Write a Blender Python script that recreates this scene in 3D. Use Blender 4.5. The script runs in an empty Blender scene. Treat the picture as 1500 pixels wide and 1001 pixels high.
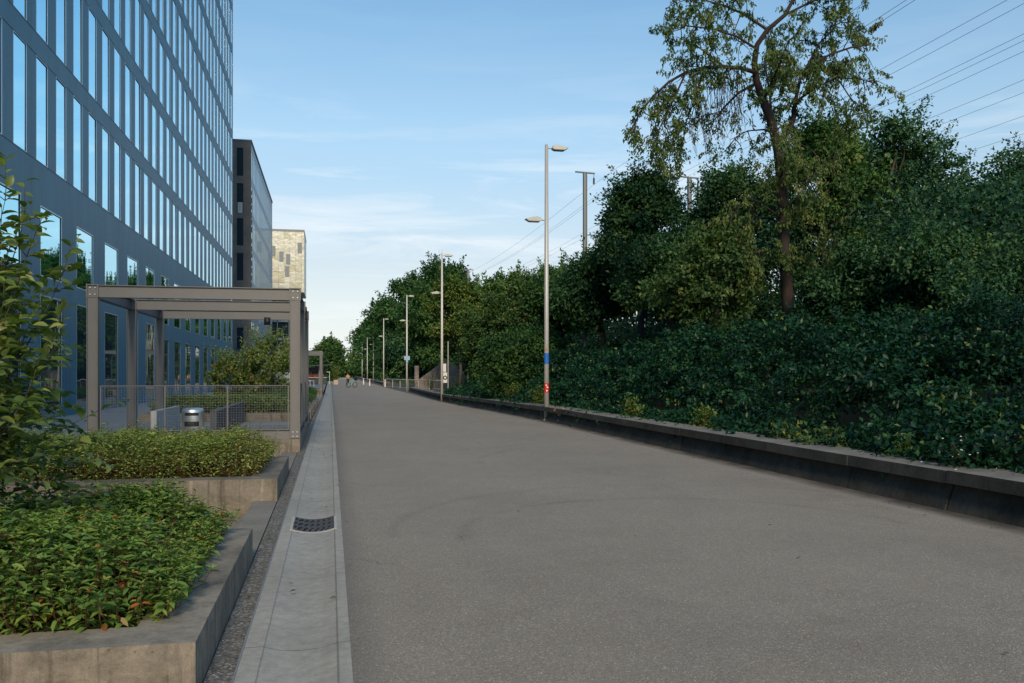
import bpy, math, random
import numpy as np
from mathutils import Vector, noise as mn
rng = np.random.default_rng(7); random.seed(7)
R = math.radians
SC = bpy.context.scene
COL = SC.collection
# ---------------------------------------------------------------- camera frame (for turning measured angles + real distance into points)
FPX = 1290.0; YAW = math.atan(266 / FPX); SN, CS = math.sin(YAW), math.cos(YAW); EYE = 1.6; HOR = 546.0
def at(px, py, t):
    xc = (px - 750) / FPX
    return Vector((t * (SN + xc * CS), t * (CS - xc * SN), EYE - (py - HOR) * t / FPX))
def depth_on_x(px, X):
    xc = (px - 750) / FPX
    return X / (SN + xc * CS)
def on_y(px, py, Y):
    xc = (px - 750) / FPX
    return at(px, py, Y / (CS - xc * SN))
def smooth(a, b, x):
    u = np.clip((np.asarray(x, float) - a) / (b - a), 0, 1)
    return u * u * (3 - 2 * u)
def gz(y):                      # the path dips gently away from the camera
    return float(-0.25 * smooth(24, 60, y))
def wall_x(y):
    return float(7.0 + 0.37 * smooth(58, 88, y) + 0.0075 * max(0, y - 120))
# ---------------------------------------------------------------- nodes
def mat(name):
    m = bpy.data.materials.new(name); m.use_nodes = True
    return m, m.node_tree, m.node_tree.nodes['Principled BSDF']
def N(nt, kind, **kw):
    n = nt.nodes.new(kind)
    for k, v in kw.items():
        if k in n.inputs: n.inputs[k].default_value = v
        else: setattr(n, k, v)
    return n
def pos(nt, scale=(1, 1, 1)):
    g = N(nt, 'ShaderNodeNewGeometry'); mp = N(nt, 'ShaderNodeMapping'); mp.inputs['Scale'].default_value = scale
    nt.links.new(g.outputs['Position'], mp.inputs['Vector']); return mp.outputs[0]
def noi(nt, scale, detail=4, vec=None, rough=.6, dist=0):
    n = N(nt, 'ShaderNodeTexNoise'); n.inputs['Scale'].default_value = scale; n.inputs['Detail'].default_value = detail
    n.inputs['Roughness'].default_value = rough; n.inputs['Distortion'].default_value = dist
    nt.links.new(vec if vec is not None else pos(nt), n.inputs['Vector']); return n.outputs['Fac']
def ramp(nt, fac, stops):
    r = N(nt, 'ShaderNodeValToRGB'); nt.links.new(fac, r.inputs[0])
    el = r.color_ramp.elements
    while len(el) < len(stops): el.new(.5)
    for e, (p, c) in zip(el, stops):
        e.position = p; e.color = (*c, 1) if not isinstance(c, (int, float)) else (c, c, c, 1)
    return r.outputs[0]
def mixc(nt, fac, a, b, mode='MIX'):
    m = N(nt, 'ShaderNodeMix', data_type='RGBA', blend_type=mode)
    for i, v in ((0, fac), (6, a), (7, b)):
        if hasattr(v, 'is_output'): nt.links.new(v, m.inputs[i])
        elif i == 0: m.inputs[0].default_value = v
        else: m.inputs[i].default_value = (*v, 1) if not isinstance(v, (int, float)) else (v, v, v, 1)
    return m.outputs[2]
def math_(nt, op, a, b=None, clamp=False):
    m = N(nt, 'ShaderNodeMath', operation=op); m.use_clamp = clamp
    for i, v in ((0, a), (1, b)):
        if v is None: continue
        if hasattr(v, 'is_output'): nt.links.new(v, m.inputs[i])
        else: m.inputs[i].default_value = v
    return m.outputs[0]
def bump(nt, b, h, strength, dist=.02):
    n = N(nt, 'ShaderNodeBump'); n.inputs['Strength'].default_value = strength; n.inputs['Distance'].default_value = dist
    nt.links.new(h, n.inputs['Height']); nt.links.new(n.outputs[0], b.inputs['Normal'])
def plain(name, col, rough=.6, metal=0, var=.12, vs=6.0, spec=.5):
    m, nt, b = mat(name)
    f = noi(nt, vs, 5)
    c = mixc(nt, f, tuple(v * (1 - var) for v in col), tuple(min(1, v * (1 + var)) for v in col))
    nt.links.new(c, b.inputs['Base Color'])
    b.inputs['Roughness'].default_value = rough; b.inputs['Metallic'].default_value = metal
    b.inputs['Specular IOR Level'].default_value = spec
    return m
M = {}
def xyz(nt):
    g = N(nt, 'ShaderNodeNewGeometry'); s = N(nt, 'ShaderNodeSeparateXYZ'); nt.links.new(g.outputs['Position'], s.inputs[0]); return s.outputs
def line_at(nt, v, x0, w):      # 1 on a thin line |v-x0|<w
    d = math_(nt, 'ABSOLUTE', math_(nt, 'SUBTRACT', v, x0)); return math_(nt, 'LESS_THAN', d, w)
# asphalt
def asphalt():
    m, nt, b = mat('asphalt')
    big = noi(nt, .35, 5); mid = noi(nt, 2.3, 6, rough=.7)
    c = mixc(nt, ramp(nt, big, [(.3, 0.), (.7, 1.)]), (.25, .21, .165), (.305, .26, .205))
    c = mixc(nt, ramp(nt, mid, [(.35, 0.), (.75, 1.)]), c, (.31, .265, .21))
    v = N(nt, 'ShaderNodeTexVoronoi'); v.inputs['Scale'].default_value = 130; nt.links.new(pos(nt), v.inputs['Vector'])
    sp = N(nt, 'ShaderNodeSeparateColor'); nt.links.new(v.outputs['Color'], sp.inputs[0])
    agg = ramp(nt, sp.outputs[0], [(0, .68), (.25, .9), (.75, 1.03), (.93, 1.2), (1, 2.0)])
    c = mixc(nt, 1.0, c, agg, 'MULTIPLY')
    c = mixc(nt, 1.0, c, ramp(nt, noi(nt, 38, 3, rough=.8), [(.3, .84), (.7, 1.12)]), 'MULTIPLY')
    X = xyz(nt)
    # faint tyre arcs, worn into the surface
    for (cx, cy, rad, w, k) in TYRE:
        dx = math_(nt, 'SUBTRACT', X[0], cx); dy = math_(nt, 'SUBTRACT', X[1], cy)
        d = math_(nt, 'SQRT', math_(nt, 'ADD', math_(nt, 'MULTIPLY', dx, dx), math_(nt, 'MULTIPLY', dy, dy)))
        d = math_(nt, 'ABSOLUTE', math_(nt, 'SUBTRACT', d, rad))
        f = math_(nt, 'SUBTRACT', 1, math_(nt, 'DIVIDE', d, w), clamp=True)
        g = math_(nt, 'MULTIPLY', f, ramp(nt, noi(nt, .8, 3), [(.3, .1), (.55, 1.)]))
        far = math_(nt, 'GREATER_THAN', X[1], cy)
        c = mixc(nt, math_(nt, 'MULTIPLY', math_(nt, 'MULTIPLY', g, k), far), c, (.07, .066, .06))
    pt = ramp(nt, noi(nt, .55, 3, pos(nt, (1, .45, 1)), .5, .8), [(.38, .955), (.47, 1.0), (.56, 1.0), (.64, 1.03)])
    c = mixc(nt, 1.0, c, pt, 'MULTIPLY')
    ck = N(nt, 'ShaderNodeTexVoronoi', feature='DISTANCE_TO_EDGE'); ck.inputs['Scale'].default_value = .22
    wv = N(nt, 'ShaderNodeVectorMath', operation='ADD'); nz = N(nt, 'ShaderNodeTexNoise'); nz.inputs['Scale'].default_value = 1.1; nz.inputs['Detail'].default_value = 6
    nt.links.new(pos(nt), nz.inputs['Vector']); nt.links.new(nz.outputs['Color'], wv.inputs[0]); nt.links.new(pos(nt), wv.inputs[1]); nt.links.new(wv.outputs[0], ck.inputs['Vector'])
    crack = math_(nt, 'LESS_THAN', ck.outputs['Distance'], .0011)
    c = mixc(nt, math_(nt, 'MULTIPLY', math_(nt, 'MULTIPLY', crack, .6), ramp(nt, noi(nt, .25, 2), [(.5, 0.), (.56, 1.)])), c, (.06, .055, .05))
    # dark drips and chewing gum
    v2 = N(nt, 'ShaderNodeTexVoronoi'); v2.inputs['Scale'].default_value = 1.15; v2.inputs['Randomness'].default_value = 1
    nt.links.new(pos(nt, (1, .8, 1)), v2.inputs['Vector'])
    sz = N(nt, 'ShaderNodeSeparateColor'); nt.links.new(v2.outputs['Color'], sz.inputs[0])
    spot = math_(nt, 'LESS_THAN', v2.outputs['Distance'], math_(nt, 'MULTIPLY', math_(nt, 'POWER', sz.outputs[0], 3), .035))
    c = mixc(nt, math_(nt, 'MULTIPLY', spot, .65), c, (.05, .047, .045))
    # pale silt beside the wall
    e = math_(nt, 'SUBTRACT', X[0], 6.62); e = math_(nt, 'ABSOLUTE', e); e = math_(nt, 'SUBTRACT', 1, math_(nt, 'DIVIDE', e, .16), clamp=True)
    c = mixc(nt, math_(nt, 'MULTIPLY', math_(nt, 'MULTIPLY', e, .5), ramp(nt, noi(nt, .6, 5), [(.42, 0.), (.6, 1.)])), c, (.34, .32, .30))
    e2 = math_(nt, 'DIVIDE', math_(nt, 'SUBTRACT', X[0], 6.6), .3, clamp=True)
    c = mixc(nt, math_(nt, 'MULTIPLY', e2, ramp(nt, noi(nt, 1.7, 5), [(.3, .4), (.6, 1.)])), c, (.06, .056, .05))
    # cracked ragged edge beside the gutter
    e3 = math_(nt, 'SUBTRACT', 1, math_(nt, 'DIVIDE', math_(nt, 'SUBTRACT', X[0], .13), .22), clamp=True)
    c = mixc(nt, math_(nt, 'MULTIPLY', e3, .45), c, (.10, .098, .095))
    nt.links.new(c, b.inputs['Base Color']); b.inputs['Roughness'].default_value = .82
    b.inputs['Specular IOR Level'].default_value = .35
    bump(nt, b, v.outputs['Distance'], .55, .006)
    return m
TYRE = [(3.95, 8.6, 3.35, .10, .16), (3.6, 8.3, 2.35, .12, .24), (6.2, 15.2, 3.6, .10, .2)]
M['asphalt'] = asphalt()
def concrete(name, c0, c1, streak=.0, joints=None, lines=None, rough=.85, sc=1.0, pits=True):
    m, nt, b = mat(name)
    c = mixc(nt, ramp(nt, noi(nt, 1.3 * sc, 7, rough=.65), [(.3, 0.), (.7, 1.)]), c0, c1)
    c = mixc(nt, 1.0, c, ramp(nt, noi(nt, 22 * sc, 5, rough=.75), [(.25, .74), (.7, 1.14)]), 'MULTIPLY')
    c = mixc(nt, 1.0, c, ramp(nt, noi(nt, 160, 2), [(.3, .85), (.7, 1.12)]), 'MULTIPLY')
    if streak:
        s = noi(nt, 5, 4, pos(nt, (2.2, 2.2, .16)), rough=.7)
        c = mixc(nt, streak, c, mixc(nt, 1.0, c, ramp(nt, s, [(.36, .45), (.5, 1.0), (.66, 1.0), (.72, 1.5)]), 'MULTIPLY'))
        s2 = noi(nt, 1.6, 6, pos(nt, (1, 1, 1.6)), rough=.8, dist=1.5)
        c = mixc(nt, streak * .7, c, mixc(nt, 1.0, c, ramp(nt, s2, [(.4, .55), (.55, 1.08)]), 'MULTIPLY'))
    X = xyz(nt)
    if joints:
        for y0, w in joints:
            yy = math_(nt, 'ADD', X[1], math_(nt, 'MULTIPLY', noi(nt, 9, 2), .02))
            c = mixc(nt, math_(nt, 'MULTIPLY', line_at(nt, yy, y0, w), .6), c, (.06, .06, .055))
    if lines:
        for x0, w in lines:
            xx = math_(nt, 'ADD', X[0], math_(nt, 'MULTIPLY', noi(nt, 4, 2), .006))
            c = mixc(nt, math_(nt, 'MULTIPLY', line_at(nt, xx, x0, w), .42), c, (.05, .05, .048))
    if pits:
        v = N(nt, 'ShaderNodeTexVoronoi'); v.inputs['Scale'].default_value = 14; nt.links.new(pos(nt), v.inputs['Vector'])
        sz = N(nt, 'ShaderNodeSeparateColor'); nt.links.new(v.outputs['Color'], sz.inputs[0])
        pit = math_(nt, 'LESS_THAN', v.outputs['Distance'], math_(nt, 'MULTIPLY', math_(nt, 'POWER', sz.outputs[1], 4), .10))
        c = mixc(nt, math_(nt, 'MULTIPLY', pit, .55), c, (.07, .065, .06))
    nt.links.new(c, b.inputs['Base Color']); b.inputs['Roughness'].default_value = rough
    b.inputs['Specular IOR Level'].default_value = .3
    bump(nt, b, noi(nt, 60, 5, rough=.7), .35, .006)
    return m
M['conc_side'] = concrete('board_marked_concrete', (.20, .166, .126), (.31, .262, .204), streak=.8)
M['conc_top'] = concrete('weathered_concrete', (.095, .085, .07), (.36, .32, .26), streak=.35)
M['conc_flag'] = concrete('grey_concrete_slab', (.19, .17, .14), (.28, .25, .21))
M['gutter'] = concrete('gutter_concrete', (.31, .29, .25), (.41, .385, .335),
    joints=[(5.33, .006), (7.15, .004), (11.42, .01), (13.6, .005), (17.2, .01), (22, .01), (28, .02), (34, .03), (41, .03), (49, .04)],
    lines=[(-.375, .004), (.045, .006)], sc=.6, rough=.75)
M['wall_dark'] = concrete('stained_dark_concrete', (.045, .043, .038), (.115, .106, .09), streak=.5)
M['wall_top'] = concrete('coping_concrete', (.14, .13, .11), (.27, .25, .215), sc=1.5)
M['paving'] = concrete('terrace_paving', (.21, .22, .225), (.27, .28, .28))
M['soil'] = plain('planting_soil', (.035, .024, .016), .95, var=.5, vs=20)
M['earth'] = plain('earth', (.018, .024, .012), .95, var=.5, vs=3)
def gravel():
    m, nt, b = mat('exposed_aggregate')
    v = N(nt, 'ShaderNodeTexVoronoi'); v.inputs['Scale'].default_value = 70; nt.links.new(pos(nt), v.inputs['Vector'])
    s = N(nt, 'ShaderNodeSeparateColor'); nt.links.new(v.outputs['Color'], s.inputs[0])
    c = ramp(nt, s.outputs[0], [(0, (.05, .045, .04)), (.4, (.13, .12, .10)), (.8, (.22, .20, .17)), (1, (.48, .45, .4))])
    c = mixc(nt, ramp(nt, noi(nt, 3, 5), [(.35, 0.), (.7, .6)]), c, (.12, .105, .085))
    nt.links.new(c, b.inputs['Base Color']); b.inputs['Roughness'].default_value = .9
    bump(nt, b, v.outputs['Distance'], .9, .01); return m
M['gravel'] = gravel()
def facade(name, c0, c1):
    m, nt, b = mat(name)
    c = mixc(nt, noi(nt, .5, 6, pos(nt, (1, 1, .35))), c0, c1)
    c = mixc(nt, 1.0, c, ramp(nt, noi(nt, 9, 5, rough=.7), [(.3, .86), (.7, 1.12)]), 'MULTIPLY')
    c = mixc(nt, 1.0, c, ramp(nt, noi(nt, 2.2, 5, pos(nt, (1, 1, .12)), .7), [(.3, .86), (.6, 1.08)]), 'MULTIPLY')
    X = xyz(nt)
    # vertical panel joints every 3.77 m
    f = math_(nt, 'FRACT', math_(nt, 'DIVIDE', math_(nt, 'SUBTRACT', X[1], 27.33), 3.77))
    c = mixc(nt, math_(nt, 'MULTIPLY', math_(nt, 'LESS_THAN', f, .006), .6), c, (.02, .025, .03))
    nt.links.new(c, b.inputs['Base Color']); b.inputs['Roughness'].default_value = .5
    b.inputs['Specular IOR Level'].default_value = .35
    return m
M['panel'] = facade('blue_grey_facade_panel', (.034, .15, .215), (.055, .19, .262))
M['joint'] = plain('dark_joint', (.02, .025, .03), .6)
M['panel_brown'] = concrete('brown_grey_concrete_panel', (.13, .115, .10), (.19, .17, .15), streak=.3, sc=.4)
def glass(name, col, metal, rough=.02):
    m, nt, b = mat(name)
    b.inputs['Base Color'].default_value = (*col, 1); b.inputs['Metallic'].default_value = metal
    b.inputs['Roughness'].default_value = rough; b.inputs['IOR'].default_value = 1.6
    bump(nt, b, noi(nt, .55, 2, pos(nt, (1, 1, .5))), .04, .25)
    return m
M['glass'] = glass('mirror_glass', (.40, .82, .98), 1.0)
M['glass_low'] = glass('dark_shopfront_glass', (.20, .30, .34), .85)
M['glass_dark'] = glass('dark_glass', (.03, .05, .06), .4, .06)
M['alu'] = plain('light_aluminium', (.42, .52, .60), .35, .7, .05)
M['galv'] = plain('grey_painted_steel', (.19, .18, .17), .5, .15, .12, 3)
M['galv_blue'] = plain('dark_steel', (.10, .12, .15), .5, .3, .15, 3)
M['bolt'] = plain('galvanised_bolt', (.7, .7, .68), .4, .5)
M['inox'] = plain('brushed_stainless_steel', (.74, .72, .70), .33, .9, .06, 30)
M['black'] = plain('black_paint', (.015, .016, .018), .5)
M['mesh'] = plain('dull_mesh_wire', (.22, .22, .22), .6, .3)
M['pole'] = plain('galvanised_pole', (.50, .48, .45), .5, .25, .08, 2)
M['pole_far'] = plain('sunlit_galvanised_pole', (.66, .62, .56), .5, .2, .05, 1)  # paler copy of pole; sunshine on the farther posts put into the colour
M['catenary'] = plain('catenary_steel', (.22, .235, .24), .6, .2)
M['white'] = plain('white_paint', (.78, .78, .75), .5, 0, .05)
M['lamp'] = plain('lamp_housing', (.50, .48, .43), .4, .2)
M['lamp_glass'] = plain('lamp_cover', (.16, .2, .2), .2, .1)
M['blue'] = plain('blue_sticker', (.02, .14, .48), .5)
M['red'] = plain('red_sticker', (.60, .03, .025), .5)
M['lightblue'] = plain('pale_blue_sign_face', (.30, .46, .58), .5)
M['iron'] = plain('cast_iron', (.075, .065, .065), .55, .5, .3, 25)
M['stone'] = concrete('old_stone_wall', (.26, .20, .16), (.42, .34, .27), streak=.8, sc=.8)
M['bark'] = plain('bark', (.036, .025, .021), .9, 0, .5, 14)
M['bark_grey'] = plain('grey_bark', (.07, .06, .05), .9, 0, .4, 14)
M['twig'] = plain('red_brown_twig', (.11, .045, .025), .8, 0, .4, 30)
M['wood'] = plain('chipboard', (.42, .25, .14), .8, 0, .2, 30)
M['orange'] = plain('orange_cloth', (.55, .33, .12), .8)
M['terracotta'] = plain('terracotta_goods', (.42, .13, .06), .7, 0, .6, 4)
M['skin'] = plain('skin', (.5, .3, .22), .6)
M['hair'] = plain('brown_hair', (.06, .03, .02), .7)
M['denim'] = plain('dark_trousers', (.03, .035, .05), .8)
M['mint'] = plain('mint_paint', (.22, .40, .34), .4)
M['rubber'] = plain('rubber', (.015, .015, .015), .8)
M['wire'] = plain('overhead_cable', (.12, .15, .2), .5)
M['planks'] = plain('pale_plank', (.42, .42, .40), .7, 0, .2, 2)
M['slate'] = plain('dark_slate_panel', (.06, .065, .08), .6, 0, .15, 3)
M['potcol'] = plain('pale_wood_box', (.58, .42, .32), .8)
def gold():
    m, nt, b = mat('gold_shimmer_tiles')
    g = N(nt, 'ShaderNodeNewGeometry'); sx = N(nt, 'ShaderNodeSeparateXYZ'); nt.links.new(g.outputs['Position'], sx.inputs[0])
    cb = N(nt, 'ShaderNodeCombineXYZ'); nt.links.new(math_(nt, 'ADD', sx.outputs[0], sx.outputs[1]), cb.inputs[0]); nt.links.new(sx.outputs[2], cb.inputs[1])
    br = N(nt, 'ShaderNodeTexBrick'); nt.links.new(cb.outputs[0], br.inputs['Vector'])
    br.offset = 0; br.squash = 1
    br.inputs['Scale'].default_value = 1; br.inputs['Brick Width'].default_value = .95; br.inputs['Row Height'].default_value = 1.85
    br.inputs['Mortar Size'].default_value = .03; br.inputs['Color1'].default_value = (.44, .41, .28, 1); br.inputs['Color2'].default_value = (.62, .60, .50, 1)
    br.inputs['Mortar'].default_value = (.25, .2, .1, 1)
    c = mixc(nt, ramp(nt, noi(nt, .45, 5, rough=.7), [(.4, 0.), (.65, .8)]), br.outputs[0], (.60, .585, .49))
    nt.links.new(c, b.inputs['Base Color']); b.inputs['Metallic'].default_value = .25; b.inputs['Roughness'].default_value = .4
    bump(nt, b, noi(nt, .9, 3), .3, .3); return m
M['gold'] = gold()
def leaf(name, stops, trans=.3, rough=.55, spec=.22):
    m, nt, b = mat(name)
    a = N(nt, 'ShaderNodeAttribute', attribute_name='tint')
    c = ramp(nt, a.outputs['Fac'], stops)
    nt.links.new(c, b.inputs['Base Color']); b.inputs['Roughness'].default_value = rough
    b.inputs['Specular IOR Level'].default_value = spec
    t = N(nt, 'ShaderNodeBsdfTranslucent')
    nt.links.new(mixc(nt, 1.0, c, (1.1, 1.35, .6), 'MULTIPLY'), t.inputs[0])
    mx = N(nt, 'ShaderNodeMixShader'); mx.inputs[0].default_value = trans
    nt.links.new(b.outputs[0], mx.inputs[1]); nt.links.new(t.outputs[0], mx.inputs[2])
    nt.links.new(mx.outputs[0], nt.nodes['Material Output'].inputs[0]); return m
M['lf_dark'] = leaf('dark_leaf', [(0, (.012, .046, .023)), (.5, (.038, .105, .042)), (.85, (.09, .18, .052)), (1, (.15, .21, .055))], .18, .45)
M['lf_mid'] = leaf('green_leaf', [(0, (.018, .055, .018)), (.5, (.055, .135, .036)), (.85, (.12, .21, .05)), (1, (.19, .22, .05))], .25)
M['lf_olive'] = leaf('olive_leaf', [(0, (.022, .055, .018)), (.5, (.06, .12, .034)), (.85, (.12, .18, .05)), (1, (.22, .23, .07))], .25)
M['lf_yellow'] = leaf('yellow_green_leaf', [(0, (.035, .065, .016)), (.5, (.10, .16, .03)), (.85, (.17, .23, .05)), (1, (.3, .27, .07))], .3)
M['lf_cherry'] = leaf('cherry_leaf', [(0, (.035, .075, .022)), (.5, (.095, .15, .042)), (.85, (.19, .235, .07)), (1, (.30, .24, .08))], .3)
M['lf_bramble'] = leaf('bramble_leaf', [(0, (.005, .026, .014)), (.5, (.013, .056, .026)), (.85, (.03, .10, .036)), (.97, (.07, .15, .035)), (1, (.2, .24, .06))], .18, .4)
M['lf_shrub'] = leaf('hornbeam_leaf', [(0, (.05, .105, .022)), (.4, (.13, .19, .04)), (.75, (.30, .34, .09)), (.93, (.44, .44, .16)), (1, (.34, .18, .06))], .35, .42, .4)
M['lf_wort'] = leaf('shrub_leaf', [(0, (.055, .11, .03)), (.5, (.13, .23, .055)), (.78, (.24, .33, .07)), (.93, (.24, .27, .05)), (.985, (.36, .28, .12)), (1, (.4, .13, .04))], .28, .45)
M['lf_hedge'] = leaf('hedge_leaf', [(0, (.10, .14, .045)), (.5, (.24, .32, .08)), (.82, (.38, .44, .11)), (.95, (.20, .19, .05)), (1, (.22, .06, .03))], .25, .5)
M['lf_dry'] = leaf('dry_leaf', [(0, (.06, .04, .02)), (.9, (.10, .06, .03)), (1, (.22, .15, .06))], .1)
M['petal'] = plain('white_petal', (.8, .8, .75), .7)
# ---------------------------------------------------------------- meshes
def props(o, label=None, cat=None, group=None, kind=None):
    if label: o['label'] = label
    if cat: o['category'] = cat
    if group: o['group'] = group
    if kind: o['kind'] = kind
    return o
def empty(name, loc=(0, 0, 0), label=None, cat=None, group=None, kind=None):
    o = bpy.data.objects.new(name, None); o.location = loc; COL.objects.link(o); o.empty_display_size = .2
    return props(o, label, cat, group, kind)
class MB:
    def __init__(s): s.v = []; s.f = []; s.m = []
    def add(s, vs, fs, mi=0):
        b = len(s.v); s.v += [tuple(v) for v in vs]; s.f += [tuple(b + i for i in f) for f in fs]; s.m += [mi] * len(fs)
    def box(s, x0, x1, y0, y1, z0, z1, mi=0, top=None):
        vs = [(x0, y0, z0), (x1, y0, z0), (x1, y1, z0), (x0, y1, z0), (x0, y0, z1), (x1, y0, z1), (x1, y1, z1), (x0, y1, z1)]
        s.add(vs, [(3, 2, 1, 0), (0, 1, 5, 4), (1, 2, 6, 5), (2, 3, 7, 6), (3, 0, 4, 7)], mi)
        s.add(vs, [(4, 5, 6, 7)], mi if top is None else top); return s
    def hexa(s, vs, mi=0):
        s.add(vs, [(3, 2, 1, 0), (0, 1, 5, 4), (1, 2, 6, 5), (2, 3, 7, 6), (3, 0, 4, 7), (4, 5, 6, 7)], mi); return s
    def tube(s, pts, rad, n=8, mi=0, cap=True):
        pts = [Vector(p) for p in pts]; k = len(pts)
        if isinstance(rad, (int, float)): rad = [rad] * k
        ref = None; b = len(s.v)
        for i, p in enumerate(pts):
            d = (pts[min(i + 1, k - 1)] - pts[max(i - 1, 0)])
            d = d.normalized() if d.length > 1e-9 else Vector((0, 0, 1))
            if ref is None: ref = d.orthogonal().normalized()
            u = (ref - d * ref.dot(d)); u = u.normalized() if u.length > 1e-6 else d.orthogonal().normalized(); ref = u; w = d.cross(u)
            for j in range(n):
                a = 2 * math.pi * j / n
                s.v.append(tuple(p + (u * math.cos(a) + w * math.sin(a)) * rad[i]))
        for i in range(k - 1):
            for j in range(n):
                s.f.append((b + i * n + j, b + i * n + (j + 1) % n, b + (i + 1) * n + (j + 1) % n, b + (i + 1) * n + j)); s.m.append(mi)
        if cap:
            s.f.append(tuple(b + j for j in range(n))[::-1]); s.m.append(mi)
            s.f.append(tuple(b + (k - 1) * n + j for j in range(n))); s.m.append(mi)
        return s
    def prism(s, poly, y0, y1, mi=0):      # poly in xz, extruded along y
        n = len(poly)
        vs = [(x, y0, z) for x, z in poly] + [(x, y1, z) for x, z in poly]
        s.add(vs, [tuple(range(n)), tuple(range(2 * n - 1, n - 1, -1))] + [((i + 1) % n, i, n + i, n + (i + 1) % n) for i in range(n)], mi); return s
    def build(s, name, mats, parent=None, smooth_=False, bev=0, loc=None):
        me = bpy.data.meshes.new(name); me.from_pydata(s.v, [], s.f)
        mats = mats if isinstance(mats, (list, tuple)) else [mats]
        for m in mats: me.materials.append(m)
        me.polygons.foreach_set('material_index', s.m)
        if smooth_: me.polygons.foreach_set('use_smooth', [True] * len(s.f))
        me.update()
        o = bpy.data.objects.new(name, me); COL.objects.link(o)
        if parent: o.parent = parent
        if loc: o.location = loc
        if bev:
            b = o.modifiers.new('bevel', 'BEVEL'); b.width = bev; b.segments = 2; b.limit_method = 'ANGLE'; b.angle_limit = R(40)
        return o
def copy_tree(o, parent=None):
    c = o.copy(); COL.objects.link(c)
    if parent: c.parent = parent
    for ch in o.children: copy_tree(ch, c)
    return c
# leaves ---------------------------------------------------------------------
T_LOW = (np.array([(0, 0, 0), (-.5, .48, .10), (0, 1, -.08), (.5, .48, .10)], float), [(0, 3, 2), (0, 2, 1)])
T_MID = (np.array([(0, 0, 0), (-.42, .3, .10), (-.40, .66, .06), (0, 1, -.14), (.40, .66, .06), (.42, .3, .10), (0, .5, -.02)], float),
         [(0, 6, 1), (1, 6, 2), (2, 6, 3), (3, 6, 4), (4, 6, 5), (5, 6, 0)])
T_HI = (np.array([(0, 0, 0), (-.30, .14, .07), (-.48, .38, .12), (-.42, .65, .08), (-.22, .87, -.02), (0, 1.04, -.16), (.22, .87, -.02), (.42, .65, .08), (.48, .38, .12), (.30, .14, .07),
                  (0, .28, .0), (0, .55, -.01), (0, .8, -.06)], float),
        [(0, 10, 1), (1, 10, 2), (2, 10, 11, 3), (3, 11, 12, 4), (4, 12, 5), (5, 12, 6), (6, 12, 11, 7), (7, 11, 10, 8), (8, 10, 9), (9, 10, 0)])
def unit(a): return a / np.maximum(np.linalg.norm(a, axis=-1, keepdims=True), 1e-9)
class Leaves:
    def __init__(s): s.P = []; s.D = []; s.Nn = []; s.S = []; s.T = []
    def add(s, p, d, n, size, tint):
        p = np.atleast_2d(p); k = len(p)
        s.P.append(p); s.D.append(np.broadcast_to(d, (k, 3))); s.Nn.append(np.broadcast_to(n, (k, 3)))
        s.S.append(np.broadcast_to(size, (k,))); s.T.append(np.broadcast_to(tint, (k,)))
    def build(s, name, m, parent=None, tpl=T_LOW, aspect=.55):
        P, D, Nn, S, T = (np.concatenate(a) for a in (s.P, s.D, s.Nn, s.S, s.T))
        D = unit(D); Xa = unit(np.cross(D, Nn)); Z = np.cross(Xa, D)
        tv, tf = tpl; k = len(P); nv = len(tv)
        V = (P[:, None, :] + S[:, None, None] * (tv[None, :, 0:1] * aspect * Xa[:, None, :] + tv[None, :, 1:2] * D[:, None, :] + tv[None, :, 2:3] * Z[:, None, :])).reshape(-1, 3)
        loops = np.concatenate([np.array(f) for f in tf]); ln = np.array([len(f) for f in tf]); L = len(loops)
        allloops = (loops[None, :] + (np.arange(k) * nv)[:, None]).reshape(-1)
        starts = (np.concatenate([[0], np.cumsum(ln)[:-1]])[None, :] + (np.arange(k) * L)[:, None]).reshape(-1)
        me = bpy.data.meshes.new(name); me.vertices.add(k * nv); me.vertices.foreach_set('co', V.astype(np.float32).reshape(-1))
        me.loops.add(len(allloops)); me.loops.foreach_set('vertex_index', allloops.astype(np.int32))
        me.polygons.add(len(starts)); me.polygons.foreach_set('loop_start', starts.astype(np.int32))
        me.update(calc_edges=True)
        a = me.attributes.new('tint', 'FLOAT', 'POINT'); a.data.foreach_set('value', np.repeat(np.clip(T, 0, 1), nv).astype(np.float32))
        me.materials.append(m)
        if nv > 4: me.polygons.foreach_set('use_smooth', [True] * len(starts))
        o = bpy.data.objects.new(name, me); COL.objects.link(o)
        if parent: o.parent = parent
        return o
def rnd(k): return rng.normal(size=(k, 3))
def clumps(L, C, outward, n, sig, size, tint0=.45, tvar=.2, up=.6, hang=0.0, flat=.6):
    """n leaves round each clump centre C; faces look outward and up"""
    k = len(C)
    g = rng.normal(size=(k, n, 3)) * sig; g[:, :, 2] *= flat
    P = (C[:, None, :] + g).reshape(-1, 3)
    o = np.repeat(outward, n, axis=0)
    nn = unit(o * .7 + np.array([0, 0, up]) + rnd(len(P)) * .55)
    d = unit(o * .5 + rnd(len(P)) * .8 + np.array([0, 0, -hang]))
    ct = np.repeat(rng.normal(size=k) * tvar, n)
    t = tint0 + ct + rng.normal(size=len(P)) * .13
    L.add(P, d, nn, size * rng.uniform(.65, 1.25, len(P)), t)
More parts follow.
